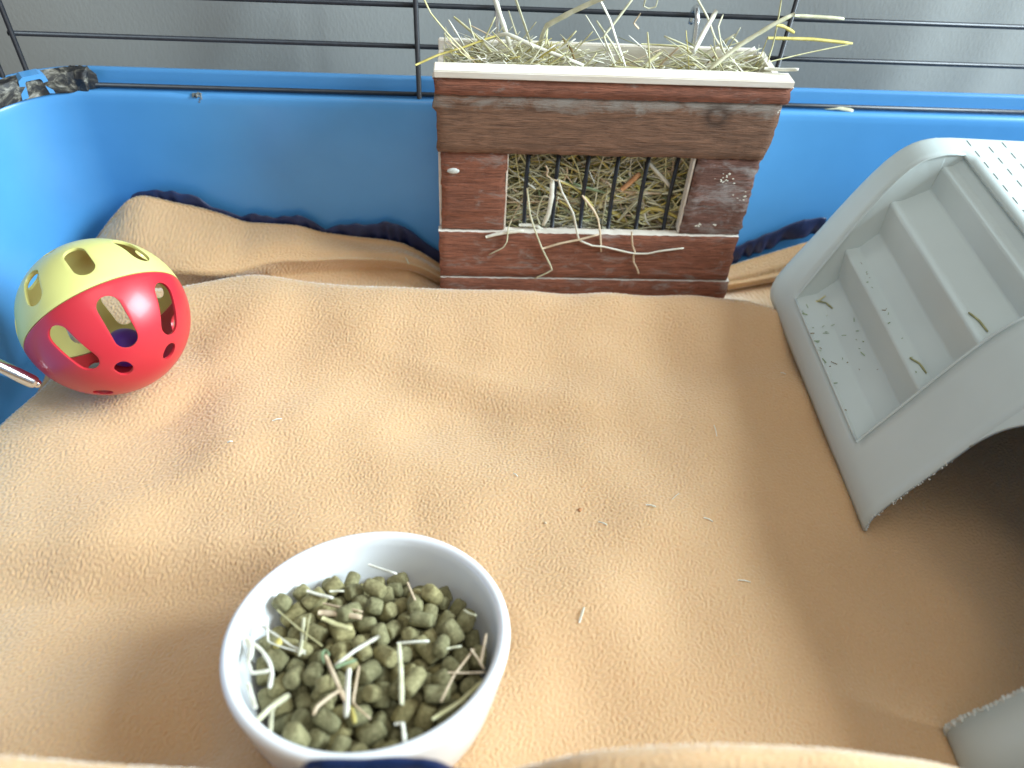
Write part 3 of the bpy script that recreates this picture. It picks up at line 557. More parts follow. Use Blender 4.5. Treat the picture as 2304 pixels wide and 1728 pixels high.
BOWL_HAY = [
 ('short thick white straw at the back left of the pellets', 'white', 4.6, [(-0.089,0.2284,0.0485), (-0.082,0.2266,0.0473), (-0.0739,0.2241,0.0481)]),
 ('short white straw beside the thick one at the back of the pellets', 'white', 3.0, [(-0.0761,0.2282,0.0482), (-0.0683,0.2283,0.0483)]),
 ('upper pinkish straw of the bundle on the pellets', 'tan', 3.4, [(-0.0789,0.2206,0.0485), (-0.0695,0.2176,0.0494), (-0.0563,0.2141,0.0505)]),
 ('broad pale pink straw of the bundle on the pellets', 'tan', 4.8, [(-0.0805,0.2146,0.0491), (-0.0689,0.2133,0.0497), (-0.0563,0.2104,0.0513)]),
 ('flat tan straw below the pink bundle on the pellets', 'straw', 4.4, [(-0.0772,0.2092,0.0532), (-0.0692,0.2053,0.0534), (-0.0605,0.2022,0.0542)]),
 ('white straw leaning on the back wall of the bowl', 'white', 3.0, [(-0.0571,0.2496,0.0414), (-0.0486,0.2457,0.0425), (-0.04,0.2413,0.0446)]),
 ('thin pale straw bent at the left of the pellets', 'white', 2.2, [(-0.1078,0.2127,0.049), (-0.1033,0.1958,0.0539), (-0.0929,0.1915,0.0544), (-0.0826,0.1879,0.0556)]),
 ('pale straw crossing the bent one at the left of the pellets', 'white', 3.0, [(-0.1105,0.2076,0.0492), (-0.1005,0.2004,0.0517), (-0.0911,0.1935,0.0531), (-0.083,0.1894,0.055)]),
 ('upright pale straw at the left middle of the pellets', 'pale', 3.0, [(-0.0873,0.2098,0.0522), (-0.0857,0.1963,0.0543), (-0.085,0.1854,0.0582)]),
 ('thin yellow straw beside the upright pale one', 'straw', 2.2, [(-0.0843,0.2125,0.0514), (-0.0839,0.2005,0.0544), (-0.0836,0.1948,0.0554)]),
 ('thin olive stalk running diagonally at the left of the pellets', 'straw', 1.8, [(-0.1029,0.2162,0.0493), (-0.0884,0.2026,0.054), (-0.0743,0.1914,0.0568)]),
 ('long pale straw slanting up to the right in the bowl middle', 'white', 3.2, [(-0.0454,0.1978,0.0545), (-0.0573,0.189,0.0561), (-0.0664,0.1802,0.0572)]),
 ('thick pale upper arm of the right angled straw', 'white', 4.0, [(-0.0355,0.1925,0.0562), (-0.027,0.1927,0.0573), (-0.0189,0.1935,0.0565)]),
 ('long pale green lower arm of the right angled straw', 'pale', 4.2, [(-0.0346,0.1918,0.0567), (-0.0319,0.1726,0.0621), (-0.0304,0.1563,0.0659)]),
 ('tan stalk slanting down through the bowl middle', 'tan', 3.2, [(-0.072,0.1864,0.0565), (-0.0652,0.1731,0.0604), (-0.0579,0.1593,0.0633)]),
 ('thick white upright straw in the bowl middle', 'white', 5.2, [(-0.0589,0.1781,0.0581), (-0.0582,0.1664,0.0609), (-0.0563,0.1511,0.0652)]),
 ('thin kinked stalk right of the thick white straw', 'tan', 2.4, [(-0.0538,0.1794,0.0587), (-0.0543,0.1684,0.0598), (-0.054,0.1584,0.0634), (-0.045,0.1505,0.0642)]),
 ('pinkish straw slanting down left in front of the bowl middle', 'tan', 4.0, [(-0.0606,0.1657,0.0628), (-0.0663,0.1614,0.0632), (-0.0708,0.1569,0.0641), (-0.0722,0.1524,0.0653)]),
 ('thin tan stalk slanting steeply at the right of the pellets', 'tan', 2.6, [(0.0047,0.1881,0.058), (-0.0055,0.1728,0.061), (-0.0116,0.1579,0.0647)]),
 ('level thin tan stalk at the right of the pellets', 'tan', 2.4, [(-0.0086,0.1737,0.0622), (0.0007,0.1737,0.0614), (0.0101,0.1731,0.0633)]),
 ('short upright stalk against the right wall of the bowl', 'tan', 2.6, [(0.0113,0.1968,0.0578), (0.0096,0.1879,0.0583), (0.0078,0.178,0.0616)]),
 ('long olive stalk slanting at the lower right of the pellets', 'straw', 3.0, [(-0.0154,0.149,0.0658), (-0.0022,0.1584,0.0633), (0.0093,0.1702,0.0609)]),
 ('short bent white straw at the front right of the pellets', 'white', 4.0, [(-0.0329,0.1469,0.0663), (-0.0293,0.1468,0.0673), (-0.0281,0.1411,0.0693), (-0.0274,0.137,0.069)]),
 ('forked pale green blade at the front left of the pellets', 'pale', 4.6, [(-0.0858,0.1644,0.0612), (-0.0923,0.1592,0.0612), (-0.099,0.1502,0.0636)]),
 ('wavy white straw at the left edge of the pellets', 'white', 3.6, [(-0.1108,0.1955,0.0521), (-0.1059,0.1912,0.0528), (-0.0998,0.183,0.0559), (-0.0976,0.1772,0.056), (-0.0965,0.1683,0.0598)]),
 ('pale straw lying along the left wall of the bowl', 'white', 3.2, [(-0.1117,0.1851,0.0552), (-0.1079,0.178,0.0554), (-0.0983,0.1788,0.056)]),
 ('white straw below it along the left wall of the bowl', 'white', 3.6, [(-0.1078,0.1713,0.0588), (-0.1046,0.1643,0.0605), (-0.1003,0.1566,0.0634)]),
 ('pale stem of the forked blade at the front left', 'pale', 3.4, [(-0.0932,0.1594,0.0607), (-0.0918,0.1512,0.0646), (-0.091,0.1448,0.0643)]),
 ('short pale straw at the right middle of the pellets', 'pale', 2.4, [(-0.0095,0.1893,0.0563), (-0.0018,0.1903,0.0569)]),
 ('thin reddish stalk standing at the back right of the pellets', 'tan', 2.0, [(-0.0332,0.2345,0.0466), (-0.0305,0.2273,0.0487), (-0.028,0.2215,0.0494)]),
 ('pale blade touching the far right wall of the bowl', 'pale', 3.0, [(-0.0007,0.2131,0.053), (0.0022,0.2107,0.0535), (0.006,0.2091,0.0543)]),
 ('thin tan stalk crossing beside the right wall of the bowl', 'tan', 2.2, [(0.0031,0.1873,0.0596), (0.007,0.1808,0.0609), (0.0098,0.1755,0.0617)]),
 ('curled green blade in the middle left of the pellets', 'green', 3.4, [(-0.0721,0.1819,0.0572), (-0.074,0.188,0.0551), (-0.0724,0.1901,0.0543), (-0.0702,0.1868,0.0558)]),
 ('green blade under the long pale straw in the bowl middle', 'green', 3.6, [(-0.0557,0.1832,0.0577), (-0.0616,0.1806,0.059), (-0.066,0.1786,0.0589)]),
 ('yellow green leaf tip with a red base at the front middle', 'gold', 4.4, [(-0.055,0.1564,0.063), (-0.053,0.1515,0.0658), (-0.052,0.1481,0.0651)]),
 ('frayed white blade on the left wall of the bowl', 'white', 6.0, [(-0.1153,0.1983,0.0527), (-0.1117,0.1928,0.0532), (-0.1103,0.1846,0.0561)]),
]
def hay_things(L_, group, k_=1.0):
    for lab, m, w, pts in L_:
        bm = bmesh.new(); stalk_mesh(bm, pts, w*.001*k_, 0, random.uniform(.4, .7), random.uniform(0, 3))
        tag(obj('hay_stalk', bm, M['hay_'+m], None, True), lab, 'hay stalk', group)
hay_things(TOP_HAY, 'hay stalks sticking out of the rack top', .9)
hay_things(FRONT_HAY, 'hay stalks poking through the rack window', .74)

# ================================================================ FOOD BOWL
bn = Vector((-.028, .223, 1)).normalized(); bc = Vector((-.051, .199, .060))
BQ = Vector((0, 0, 1)).rotation_difference(bn).to_matrix().to_4x4(); BM = Matrix.Translation(bc) @ BQ
bowl = thing('food_bowl', 'white glazed ceramic bowl full of green pellets at the front', 'bowl'); bowl.matrix_world = BM
bm = bmesh.new()
lathe(bm, [(0, -.0605), (.050, -.0605), (.053, -.0625), (.057, -.0622), (.0605, -.059), (.0655, -.047), (.0705, -.027), (.0738, -.010), (.0748, -.005), (.0750, -.0028), (.0746, -.0010), (.0736, .0003), (.0722, .0008), (.0706, .0006), (.0692, -.0004), (.0683, -.0018),
           (.0672, -.006), (.0645, -.020), (.0590, -.046), (.052, -.0505), (.02, -.0515), (0, -.0515)], 96)
bmesh.ops.remove_doubles(bm, verts=bm.verts, dist=.0001)
o = obj('bowl_body', bm, M['ceramic'], bowl, True)
bm = bmesh.new()                                     # printed leaf-like mark low on the outside, left front
pr = []
for i in range(9):
    f = i/8; a = math.radians(214+10*f); row = []
    for k in range(2):
        z = -.058+.040*(f if k else f*.35)*(1-.15*f); r_ = np.interp(z, [-.059, -.047, -.027, -.010], [.0605, .0655, .0705, .0738])+.0003
        row.append(bm.verts.new((r_*math.cos(a), r_*math.sin(a), z)))
    pr.append(row)
for a, b_ in zip(pr, pr[1:]): bm.faces.new((a[0], b_[0], b_[1], a[1]))
obj('printed_mark', bm, M['print'], bowl)
PELLETS = [
(-26.9,-39.3,-45.1,-0.88,0.48,-0,4.8,14.1),(-18.7,-32.5,-45.9,0.55,0.83,0,4.2,9.2),(14.2,-31,-45.9,-0,-0,1,5.1,7.8),(33.4,-34.3,-43.9,-0.7,0.7,0.16,5,10.7),(-42.1,-9.7,-44.9,0.86,-0.51,-0,5.2,11.5),(-7,6.6,-45.2,0.2,-0.98,0,4.8,10),
(7.3,-1,-45,0.98,-0.2,-0,5.1,14.1),(32.3,3.8,-45.3,-0.54,-0.84,0,4.8,9.2),(-31,15,-45.3,0.03,-1,-0,4.7,8.5),(-10.4,30.6,-45.6,-0.23,-0.97,-0,4.5,14.6),(10.1,35.6,-45.8,-0.65,0.76,-0,4.3,8.2),(29.8,36.2,-45.7,-0.23,0.97,0,4.3,13.1),
(-26.2,-28.2,-44,0,0,1,4.2,11.7),(4.8,-35.2,-44.9,0.28,-0.96,0,5.2,15.2),(8.5,-19.9,-39.8,0.36,-0.54,-0.76,4.8,12.9),(26.2,-42.1,-43.9,-0.46,0.84,-0.27,4.5,13.4),(-16.8,7,-44.2,0,-0,-1,4.4,11.3),(2.2,9.8,-45.1,0.2,-0.98,0,4.8,7.8),
(13.6,15.2,-45.5,-0.52,-0.85,0,4.6,12),(28,18.2,-45.2,-1,-0.08,0,4.9,14.3),(-46.1,24.3,-44.5,-0.68,-0.71,0.18,4.4,8.5),(-0.8,31.3,-44.8,-0.97,0.22,-0.04,5.2,9.1),(5.8,45.7,-45.1,0.57,0.82,0,4.8,12.2),(38.3,27,-45.3,-0,0,-1,4.7,9.1),
(-33.2,-17.6,-45.3,0.33,0.94,0,4.6,13.4),(-3.5,-44.2,-41.9,-0.54,0.07,-0.84,4.5,13.1),(16.6,-12.4,-36.7,-0.26,0.81,0.53,4.6,10),(17.1,-47.5,-45.5,0.93,0.37,-0.01,4.4,10.8),(-3.6,17.2,-44.9,-0,0,1,4.6,10),(-16.2,-13.4,-45.4,0.89,0.45,-0,4.6,7.4),
(19.1,26.4,-45.7,0.13,-0.99,0,4.2,7.4),(46.6,4.5,-45.1,-0.69,0.72,-0,5,9.1),(-25.6,36.1,-45.5,-0.74,-0.67,-0,4.6,13.5),(7.3,23.5,-44.3,-0.5,-0.86,0.08,5.1,12.8),(20.3,36.9,-45.8,-0.09,1,0,4.3,12.5),(41.9,17.9,-45.7,0.72,0.7,-0,4.4,9.5),
(-29.5,-6.3,-44.7,0,0,1,5,10.2),(-17.2,-45.6,-45.3,-0.02,-0.03,1,4.3,7.5),(24.2,-29,-42.2,-0.23,-0.43,0.87,4.9,12),(49.1,-23.9,-37.6,0.08,-0.26,0.96,4.9,10.1),(-29.5,4.3,-45.1,-0.01,1,0,5,11),(-2.8,-20,-45.7,0.96,-0.28,-0,4.2,13.2),
(24.8,10.5,-39.1,0.73,-0.46,-0.5,4.7,13.6),(44,-17.5,-45.9,-0.02,-0.02,1,4.8,7.5),(-34.2,40,-43.8,-0.74,-0.67,-0.02,4.5,15.5),(-21.7,27.5,-43.2,-0.57,-0.69,-0.45,4.9,11),(26.2,17,-30.1,-0.18,-0.73,0.66,4.6,11.9),(25.8,25.1,-39,-0.18,-0.73,0.66,4.5,11.2),
(-44.4,-25.5,-41.9,0.43,0.69,0.59,5.1,10.6),(-22.3,-48.9,-37.4,-0.41,-0.87,-0.25,4.6,10.5),(2.5,-51.5,-43.1,0.04,0.59,-0.8,4.5,10.3),(32,-20.4,-45.9,0.88,-0.48,0,4.1,12.8),(-51.6,-4.2,-40,-0.16,-0.27,-0.95,5.2,13.2),(-9.2,-4.2,-42.7,0.24,0.29,0.93,4.8,11.8),
(10,-11,-42.1,-0.45,0.54,0.71,4.3,13.4),(43.9,-7.8,-45.9,-0.92,-0.39,0,4.2,13.7),(-41.1,15.8,-42.6,0.33,0.74,0.58,5.1,11.4),(-27.8,40.2,-35.9,0.42,0.87,0.26,4.5,9.3),(49.4,6.2,-35.8,0.96,-0.05,-0.27,4.9,9.4),(39.7,37.3,-40.9,0.71,-0.66,0.24,4.1,11.3),
(-38,-34.4,-43.2,-0.26,-0.34,-0.9,4.9,10.1),(-34.4,-43.2,-37.1,0.76,-0.47,-0.46,4.1,13.7),(-9.1,-52.7,-43,-0.99,0.16,-0.02,4.8,10.1),(54,-11.2,-36.6,0.26,0.58,0.77,4.4,12.1),(-44.2,3.5,-43,-0.2,0.27,0.94,4.6,11.2),(-3.7,15.4,-34.9,-0.65,-0.76,-0,5,13.2),
(0.3,-11.8,-45,-0,-0,1,4.4,9.6),(39.7,-1,-41.1,0.65,0.62,-0.43,5.1,9.2),(-22.7,14.1,-40,-0.61,-0.39,0.69,4.9,10.6),(-12.2,17.8,-42.3,0.03,0.3,0.95,4.2,13.2),(20,49.5,-42.3,0.93,-0.35,0.14,4.9,11.9),(26.2,37,-37.3,-0.5,-0.12,0.86,5.2,9.3),
(-34.3,-30.1,-34.9,-0.61,0.78,-0.12,4.9,12),(-24.4,-19.6,-45.6,-0.33,-0.94,0,4.5,8.5),(7.6,-45.9,-36.4,0.55,-0.32,-0.77,4.7,13.1),(43.8,-15.1,-37.8,-0.02,-0.02,1,4.5,8.3),(-18.7,-2.1,-45.1,-0.37,-0.93,0,4.8,9.2),(-8.6,-12.4,-37.8,-0.89,0.15,0.43,4.5,9.9),
(11.7,5.6,-39.2,0.99,-0.1,-0.13,4.1,8.6),(27.7,-8.6,-45.9,-0.78,-0.62,-0,4.2,11.1),(-52.4,8.2,-41.9,-0.84,0.45,-0.31,4.8,8),(-11.5,35.3,-36.4,0.91,0.34,0.25,4.9,14),(-10.9,45.1,-45.6,-0.84,-0.54,-0,4.5,7.3),(37.2,24.7,-36.1,0.83,0.55,-0,4.7,10.8),
(-43.5,-15.7,-37.1,0.85,-0.52,-0.01,4.6,15.1),(0.3,-18.7,-29.7,0.64,-0.45,0.63,5.1,15.1),(19.5,-20.1,-44,-0.01,-0.3,0.95,4.6,9.5),(40.5,-28.9,-39,0.7,-0.58,-0.42,5,9.2),(-34.8,6.9,-37.2,0.62,-0.67,0.41,4.6,12.9),(-16.3,7.3,-34.2,0,-0,-1,4.8,8.3),
(13.4,17.8,-36.2,0.8,0.59,-0.04,4.8,14.8),(53.7,-2.7,-39.5,0.9,0.03,-0.43,4.1,8.4),(-34.7,27.4,-43.8,0.24,-0.06,-0.97,4.6,10.2),(-21.7,49,-43.7,-0.91,-0.41,-0.01,4.1,12.9),(-3.4,50.3,-42.1,-0.26,0.66,-0.7,5.1,11.8),(47.8,27.3,-35.2,0.53,-0.8,0.29,4.7,14.7),
(-51.6,-20.5,-30.8,0.41,-0.86,-0.29,5.1,12.1),(-30.2,-19.2,-37.4,0.58,0.81,-0.12,4.3,10),(16.8,-50.2,-35,-0.38,0.67,0.63,4.1,10.9),(47.4,-27.8,-28.5,0.84,-0.51,-0.18,4.5,11.5),(-38.9,-4.4,-37,-0.37,0.82,-0.44,5.1,11.7),(2.7,-5,-35.8,-0.71,-0.71,-0.02,4.1,13.3),
(20.5,3.9,-44.2,0.65,-0.27,-0.72,4.4,7.2),(34.3,-12.9,-38.9,0.34,0.63,0.7,5,12.1),(-28.9,23.4,-36.5,0.82,-0.52,0.24,5.1,8.1),(-11.7,49.7,-36.2,0.05,-0.99,0.1,4.9,15),(8.9,33.7,-36.7,0.93,-0.18,0.33,4.8,7.6),(49.6,13.9,-41.2,-0.66,0.34,0.67,4.6,11.2),
(-31.3,-46.6,-29.7,-0.79,0.41,0.46,4.6,13),(-4.4,-35.6,-43.1,-0.33,0.07,-0.94,4.1,11.4),(14.5,-54.3,-26.6,0.88,0.14,0.45,5,11.3),(53,-19.5,-26.1,0.07,0.62,-0.78,5,15.3),(-24.3,0.7,-34.9,0.5,-0.2,-0.85,4.5,14),(2.6,8,-31.4,0.56,-0.01,-0.83,5.2,11),
(22.9,-3.6,-40.5,-0.88,-0.34,-0.35,4.6,9.8),(36.8,8.4,-36.4,-0.74,-0.37,0.55,4.5,10.5),(-20,19.3,-32.7,-0.17,0.78,-0.6,4.7,7.9),(1.2,26.4,-34.2,0.76,-0.65,0.1,5,11.9),(12,43.6,-38.4,-0.63,0.63,0.46,4.4,10.5),(22.6,50.7,-32.6,0.06,-0.24,-0.97,4.9,8.9),
(-35.2,-14.8,-29.1,0.43,0.78,-0.46,5,11.1),(-17.8,-21.1,-39.1,0.23,-0.71,-0.67,4.5,13),(15.3,-39.9,-37.3,0.52,-0.3,-0.8,4.7,10.8),(31.6,-24.4,-37.7,0.15,0.64,-0.75,4.4,7.9),(-53.7,7,-31.9,-0.71,0.62,-0.32,4.9,8.5),(-5.8,2.3,-34.2,-0.78,0.63,-0,4.7,13.1),
(12.8,1.6,-31.5,-0.4,-0.88,-0.26,4.6,7.6),(43.8,-3.2,-32.2,-0.5,0.69,0.52,4.4,13.3),(-34.6,32.1,-30.5,-0.47,-0.78,-0.41,4.1,10.9),(-11.1,24.5,-32.6,0.98,0.16,-0.08,4.7,9.5),(9.5,54.2,-35.8,0.87,-0.05,0.48,4.3,15.6),(43.1,17.8,-34.8,-0.69,-0.62,-0.37,4.3,8.2),
(-48.4,-0.2,-28.1,0.12,0.62,0.78,4.3,9.8),(-22.8,-25.2,-33.1,0.63,0.67,-0.39,4.9,7.3),(11.1,-27.6,-34.4,-0.57,-0.66,-0.49,4.9,13.6),(31.6,-40.1,-36.6,0.78,-0.62,-0.08,4.5,9.4),(-48.4,15.5,-35.1,0.65,-0.73,0.2,4.9,14.6),(-20,10.3,-25.7,0.96,-0,0.27,4.2,12.7),
(-3.9,-5.9,-24.1,0.12,0.21,-0.97,4.5,12.8),(25.7,-12.4,-34.2,0.07,-0.8,0.6,4.8,12.5),(-22.8,29.9,-29.8,-0.48,0.49,-0.73,5,14),(-0,18.7,-25.7,0.88,-0.47,0,4.4,11.5),(-2.8,55.2,-29.9,-0.19,0.27,0.95,5.1,10.8),(35.8,34.6,-33,-0.68,0.14,-0.72,4.5,8.6),
(-44.3,-11.3,-28.4,-0.82,0.57,0.12,4.4,8.6),(-22.6,-37.6,-34.5,-0.72,0.55,-0.42,4.9,11.1),(9,-36.8,-28.9,0.52,-0.3,-0.8,4.1,10.5),(38.8,-19.3,-30,-0.74,-0.43,-0.52,4.4,13.7),(-40.5,4.1,-30.5,0.59,-0.73,0.35,4.6,12.8),(-15.2,-4.4,-31.3,-0.43,-0.59,-0.68,5,15.8),
(16.8,-19.5,-29.1,0.06,0.56,-0.83,4.4,11),(44,11.8,-27.1,-0.07,0.57,-0.82,4.2,10.9),(-14.1,21.1,-23,-0.43,0.83,0.36,5,10.1),(-10.8,33.7,-27.1,0.13,-0.95,-0.3,4.3,11),(9.4,40,-29.9,-0.09,0.76,0.64,4.9,8.5),(18.8,40.4,-30.4,-0,0.99,-0.11,4.4,10.6),
(-12.8,-53.2,-30.9,-0.93,-0.23,0.3,4.4,9.4),(-11.6,-39.4,-40.5,0.4,-0.38,0.83,4.4,11.2),(-4.5,-50.6,-32.6,-0.22,-0.32,-0.92,4.1,11),(40.5,-36.7,-32.7,-0.78,0.53,0.33,4.8,9.5),(-29.1,18.8,-25.1,-0.17,-0.59,0.79,4.9,10.5),(-27.3,-8.1,-33.4,-0.14,-0.25,-0.96,4.4,10.1),
(19.4,-3.7,-30.3,0.78,-0.48,0.41,4.7,7.2),(37.1,-9.1,-27.8,-0.63,-0.67,0.41,4.8,10.2),(-29.3,41.3,-26.8,0.2,0.95,0.23,4.4,8.5),(-10.8,47.1,-26.9,-0.22,0.97,-0.07,4.4,12.3),(13.4,25.8,-29.5,0.53,0.8,-0.28,4.8,15.9),(29.5,28.9,-27.4,-0.74,0.67,-0.06,4.4,13.5),
(-25,-16.7,-27.2,0.28,-0.58,-0.77,4.9,10.1),(-7.3,-27.2,-43.4,0.93,-0.06,0.36,4.3,7.9),(-0.4,-27.1,-35.9,0.14,0.07,-0.99,4.2,7.9),(22.2,-34,-33.4,-0.84,-0.36,-0.41,4.3,9.5),(-56.1,-5.7,-26.2,-0.17,0.94,0.29,4.9,14.3),(-12.6,-17.6,-28.3,-0.29,0.84,0.46,5.1,10),
(28.9,6.1,-31.2,0.74,0.38,-0.55,4.4,8.3),(54,15,-30.5,0.08,-0.74,-0.67,4.6,10.2),(-41,36.6,-34.8,-0.66,-0.75,-0.04,4.8,11.4),(0.8,38.5,-36.9,0.21,0.05,-0.98,4.3,7.6),(2.4,31.4,-25.9,0.68,0.57,-0.46,4.7,12.6),(50.9,19.8,-20.4,0.15,0.9,-0.4,5.2,14),
(-40.4,-34.9,-30.4,-0.7,0.15,-0.69,4.2,13.7),(-13.1,-29.2,-35.1,0.63,0.78,0.02,4.8,14.4),(-0.3,-38,-30.8,-0.13,0.88,-0.46,4.6,12.3),(42.6,-36.4,-22.7,0.41,0.81,-0.41,5.1,13.1),(-53.8,17.9,-26.8,-0.21,-0.04,0.98,4.7,8.1),(-4.9,8.1,-23,0.85,-0.28,0.44,5.1,12.2),
(29.1,-4.4,-29.4,-0.61,-0.4,0.68,4.6,15.7),(56,-0.7,-29.5,0.07,0.94,0.33,4.8,9.4),(-40.5,38.3,-25,-0.48,-0.88,-0.06,5,10.2),(-7.8,29.4,-19.3,-0.43,0.82,0.38,4.9,14),(13.1,32.5,-22.4,-0.37,-0.86,0.35,4.4,9.7),(58,-4.3,-21.6,0.13,0.94,0.3,4.2,11.6),
(-31,-26.4,-26.7,0.51,-0.84,0.17,4.9,9.9),(-11.6,-33.4,-26.4,0.89,0.46,-0.08,4.9,9.2),(8.2,-25.4,-22.5,-0.09,-0.85,-0.52,5.1,12.6),(24.4,-46.5,-33,-0.4,0.86,0.33,4.7,14),(-34.3,8.9,-25.9,0.72,-0.69,0.11,4.5,11.6),(-3.9,16.1,-17.8,0.97,-0.11,0.2,4.4,9.5),
(7,-9.7,-29.1,-0.17,-0.93,-0.31,5.1,8.9),(48.4,-4.9,-24.6,-0.03,0.93,0.37,4.7,14.2),(-43.9,39.5,-16.6,0.63,0.75,0.17,4.4,8.8),(-18.5,40.3,-31.1,0.56,0.72,-0.4,4.7,7.5),(9.1,56.4,-26.4,0.87,-0.03,0.48,4.3,12.3),(29.3,44,-29.1,-0.51,-0.53,0.68,4.9,12.6),
(-29.1,-37.8,-25,0.49,-0.02,-0.87,5,12.6),(-5.5,-18.4,-22.4,0.67,-0.02,-0.74,4.3,8.4),(4.8,-55.4,-34.2,-0.99,-0.07,-0.1,4.2,9.3),(25.2,-23.6,-28.6,0.08,0.75,-0.66,4.5,10.2),(-39.2,-6.6,-23.1,-0.84,0.49,0.23,4.6,8.1),(-21.8,2.6,-23.1,0.62,-0.45,-0.64,4.2,9.3),
(15.4,10,-29.8,0.73,-0.14,-0.67,5,9.5),(36.9,2.9,-24.5,-0.55,-0.72,0.43,5,9.1),(-31.9,14.4,-33.1,0.79,-0.58,0.22,4.3,10.5),(-17.6,49.2,-20.9,0.25,0.9,0.37,4.3,14.8),(9.7,14.2,-20.4,0.58,0.77,-0.25,4.9,9.3),(19.5,23.2,-22.5,-0.64,-0.66,0.4,5,15.1),
(-21.3,-24.8,-22.6,-0.76,0.32,0.57,4.7,12.1),(-14.2,-19.7,-18.5,-0.64,-0.5,-0.58,4.5,9.6),(-2.1,-38.1,-20.4,0.79,0.52,-0.32,4.7,11.7),(33.2,-30.9,-30.7,-0.6,-0.42,-0.68,4.4,9.1),(-56.5,8,-22.1,0.11,-0.45,-0.88,5.2,8.5),(-16,-9.9,-22.9,-0.94,-0.16,-0.3,5,11),
(22.1,3.4,-25.4,0.74,0.38,-0.55,4.4,9.8),(43.7,8.3,-16.7,0.55,-0.68,-0.48,5.1,13.4),(-22,50.6,-32.1,-0.68,-0.41,-0.61,5.1,11.4),(-20.8,16.5,-18.8,0.2,-0.76,-0.62,4.4,9.9),(-1.1,45.4,-29.2,-0.09,0.95,-0.29,4.5,9.3),(44.8,30.3,-24.8,0.54,0.5,0.68,4.1,14.5),
(-45.4,-18.6,-22.5,0.74,0.13,0.66,4.7,10.2),(-12,-43.9,-28.7,-0.74,-0.23,-0.64,4.4,13.8),(17.4,-24.5,-17.5,0.41,0.91,-0.1,4.3,11.8),(31.1,-37.2,-24.3,0.34,0.56,0.76,4.9,12.3),(-44.4,25.1,-31.3,0.83,-0.55,-0.13,5.1,15.9),(-13.4,-0.3,-17.8,-0.52,-0.58,0.63,4.6,15),
(6,0.6,-25.9,-0.48,-0.81,-0.35,4.2,9.3),(30,22.5,-19.3,-0.18,-0.93,-0.33,4.6,12.8),(-33.8,33.1,-20.7,-0.3,-0.87,-0.4,4.4,14.1),(-25.8,43,-15.4,-0.74,-0.53,-0.41,5.1,9.7),(7,25,-17.9,-0.56,0.16,-0.82,4.7,9.9),(38.3,20.3,-24.3,0.55,0.52,0.66,4.4,15.9),
(-42.3,-27.8,-25.7,-0.26,0.86,0.44,5.1,8.7),(-8.9,-54.7,-23.2,-0.15,-0.93,-0.33,4.4,12),(24.7,-25.5,-12.4,-0.44,-0.89,0.13,4.6,15.8),(20.6,-34.4,-23.7,0.57,0.68,0.45,4.9,14.4),(-43.3,15.4,-25,-0.3,-0.47,-0.83,5.1,9.7),(-15.4,8.5,-15.2,-0.87,-0.49,0.06,4.7,10.8),
(15.4,-11.3,-24.9,0.02,-0.83,-0.56,4.5,9.5),(29.9,-1,-18.8,0.66,-0.69,-0.3,4.5,15.8),(-46.4,26.1,-19.4,-0.73,-0.48,-0.49,4.7,14.3),(-29.4,49.8,-23.5,-0.47,-0.09,0.88,4.2,10.9),(22.3,26.5,-14.1,-0.08,0.95,-0.29,4.7,11.1),(35.1,35.6,-23,-0.84,0.5,-0.23,4.2,11.3),
(-37.3,-17,-17.2,0.2,0.9,-0.39,4.6,11.8),(-20.7,-33.2,-19.8,-0.79,-0.16,-0.59,4.2,10.4),(27.4,-49.3,-23.1,-0.05,-0.56,0.83,4.7,8.9),(31.7,-19.7,-23.1,-0.63,0.2,0.75,5.1,10.3),(-27.6,-3.7,-20.6,-0.6,0.42,-0.68,4.5,13.9),(4.2,7.7,-16.2,0.26,-0.47,-0.84,4.5,11.5),
(20.6,10.9,-20.6,0.35,0.55,-0.76,4.4,10.8),(38.3,-3.2,-13.3,0.14,0.94,-0.31,4.1,13),(-38.3,19.1,-17.6,0.37,0.74,-0.55,4.5,12.5),(-23,35.3,-22,0.39,0.69,-0.61,4.3,11.4),(-0.6,25,-12.9,0.83,0.12,-0.54,4.8,8.3),(23.2,38.1,-20.4,-0.51,-0.53,0.68,4.7,11.3),
(-27.8,-15.9,-16.4,-0.19,-0.94,0.3,4.7,10.7),(-20.9,-46.7,-25.3,0.52,0.41,-0.75,4.9,7.8),(-4.2,-27.4,-24.4,0.14,-0.14,0.98,4.5,13.5),(5.4,-45.8,-23.9,0.88,0.35,0.31,4.7,13.1),(-45,6.4,-21.8,0.93,-0.35,0.15,4.3,11),(-3.8,-3.9,-12.7,-0.5,0.86,0.13,4.2,12.9),
(15.8,-2.5,-20.5,0.68,-0.41,0.6,4.7,12),(44.3,-12.9,-19.3,0.65,-0.76,0.02,4.2,12.3),(-27.6,25.3,-17.6,0.39,0.6,-0.7,4.6,9.9),(-14.1,39.2,-16.8,0.74,0.56,-0.37,4.8,9.4),(1.9,38.8,-20,-0.97,-0.12,-0.19,4.8,13.2),(37.8,43.4,-25.5,0.36,-0.52,-0.78,4.2,9.2),
(-19.3,-25.8,-12.4,0.37,-0.83,-0.42,5.2,7.6),(-16.7,-41.9,-18,-0.73,0.21,0.65,4.4,12.9),(4.2,-29.5,-15.6,-0.54,-0.4,0.74,4.4,7.8),(37.1,-31.7,-14.3,-1,0.01,0.04,4.6,12.9),(-49.9,-4.2,-18,0.77,-0.33,-0.54,5,12.8),(-10.9,-12.6,-12.7,0.76,-0.36,-0.54,4.2,12),
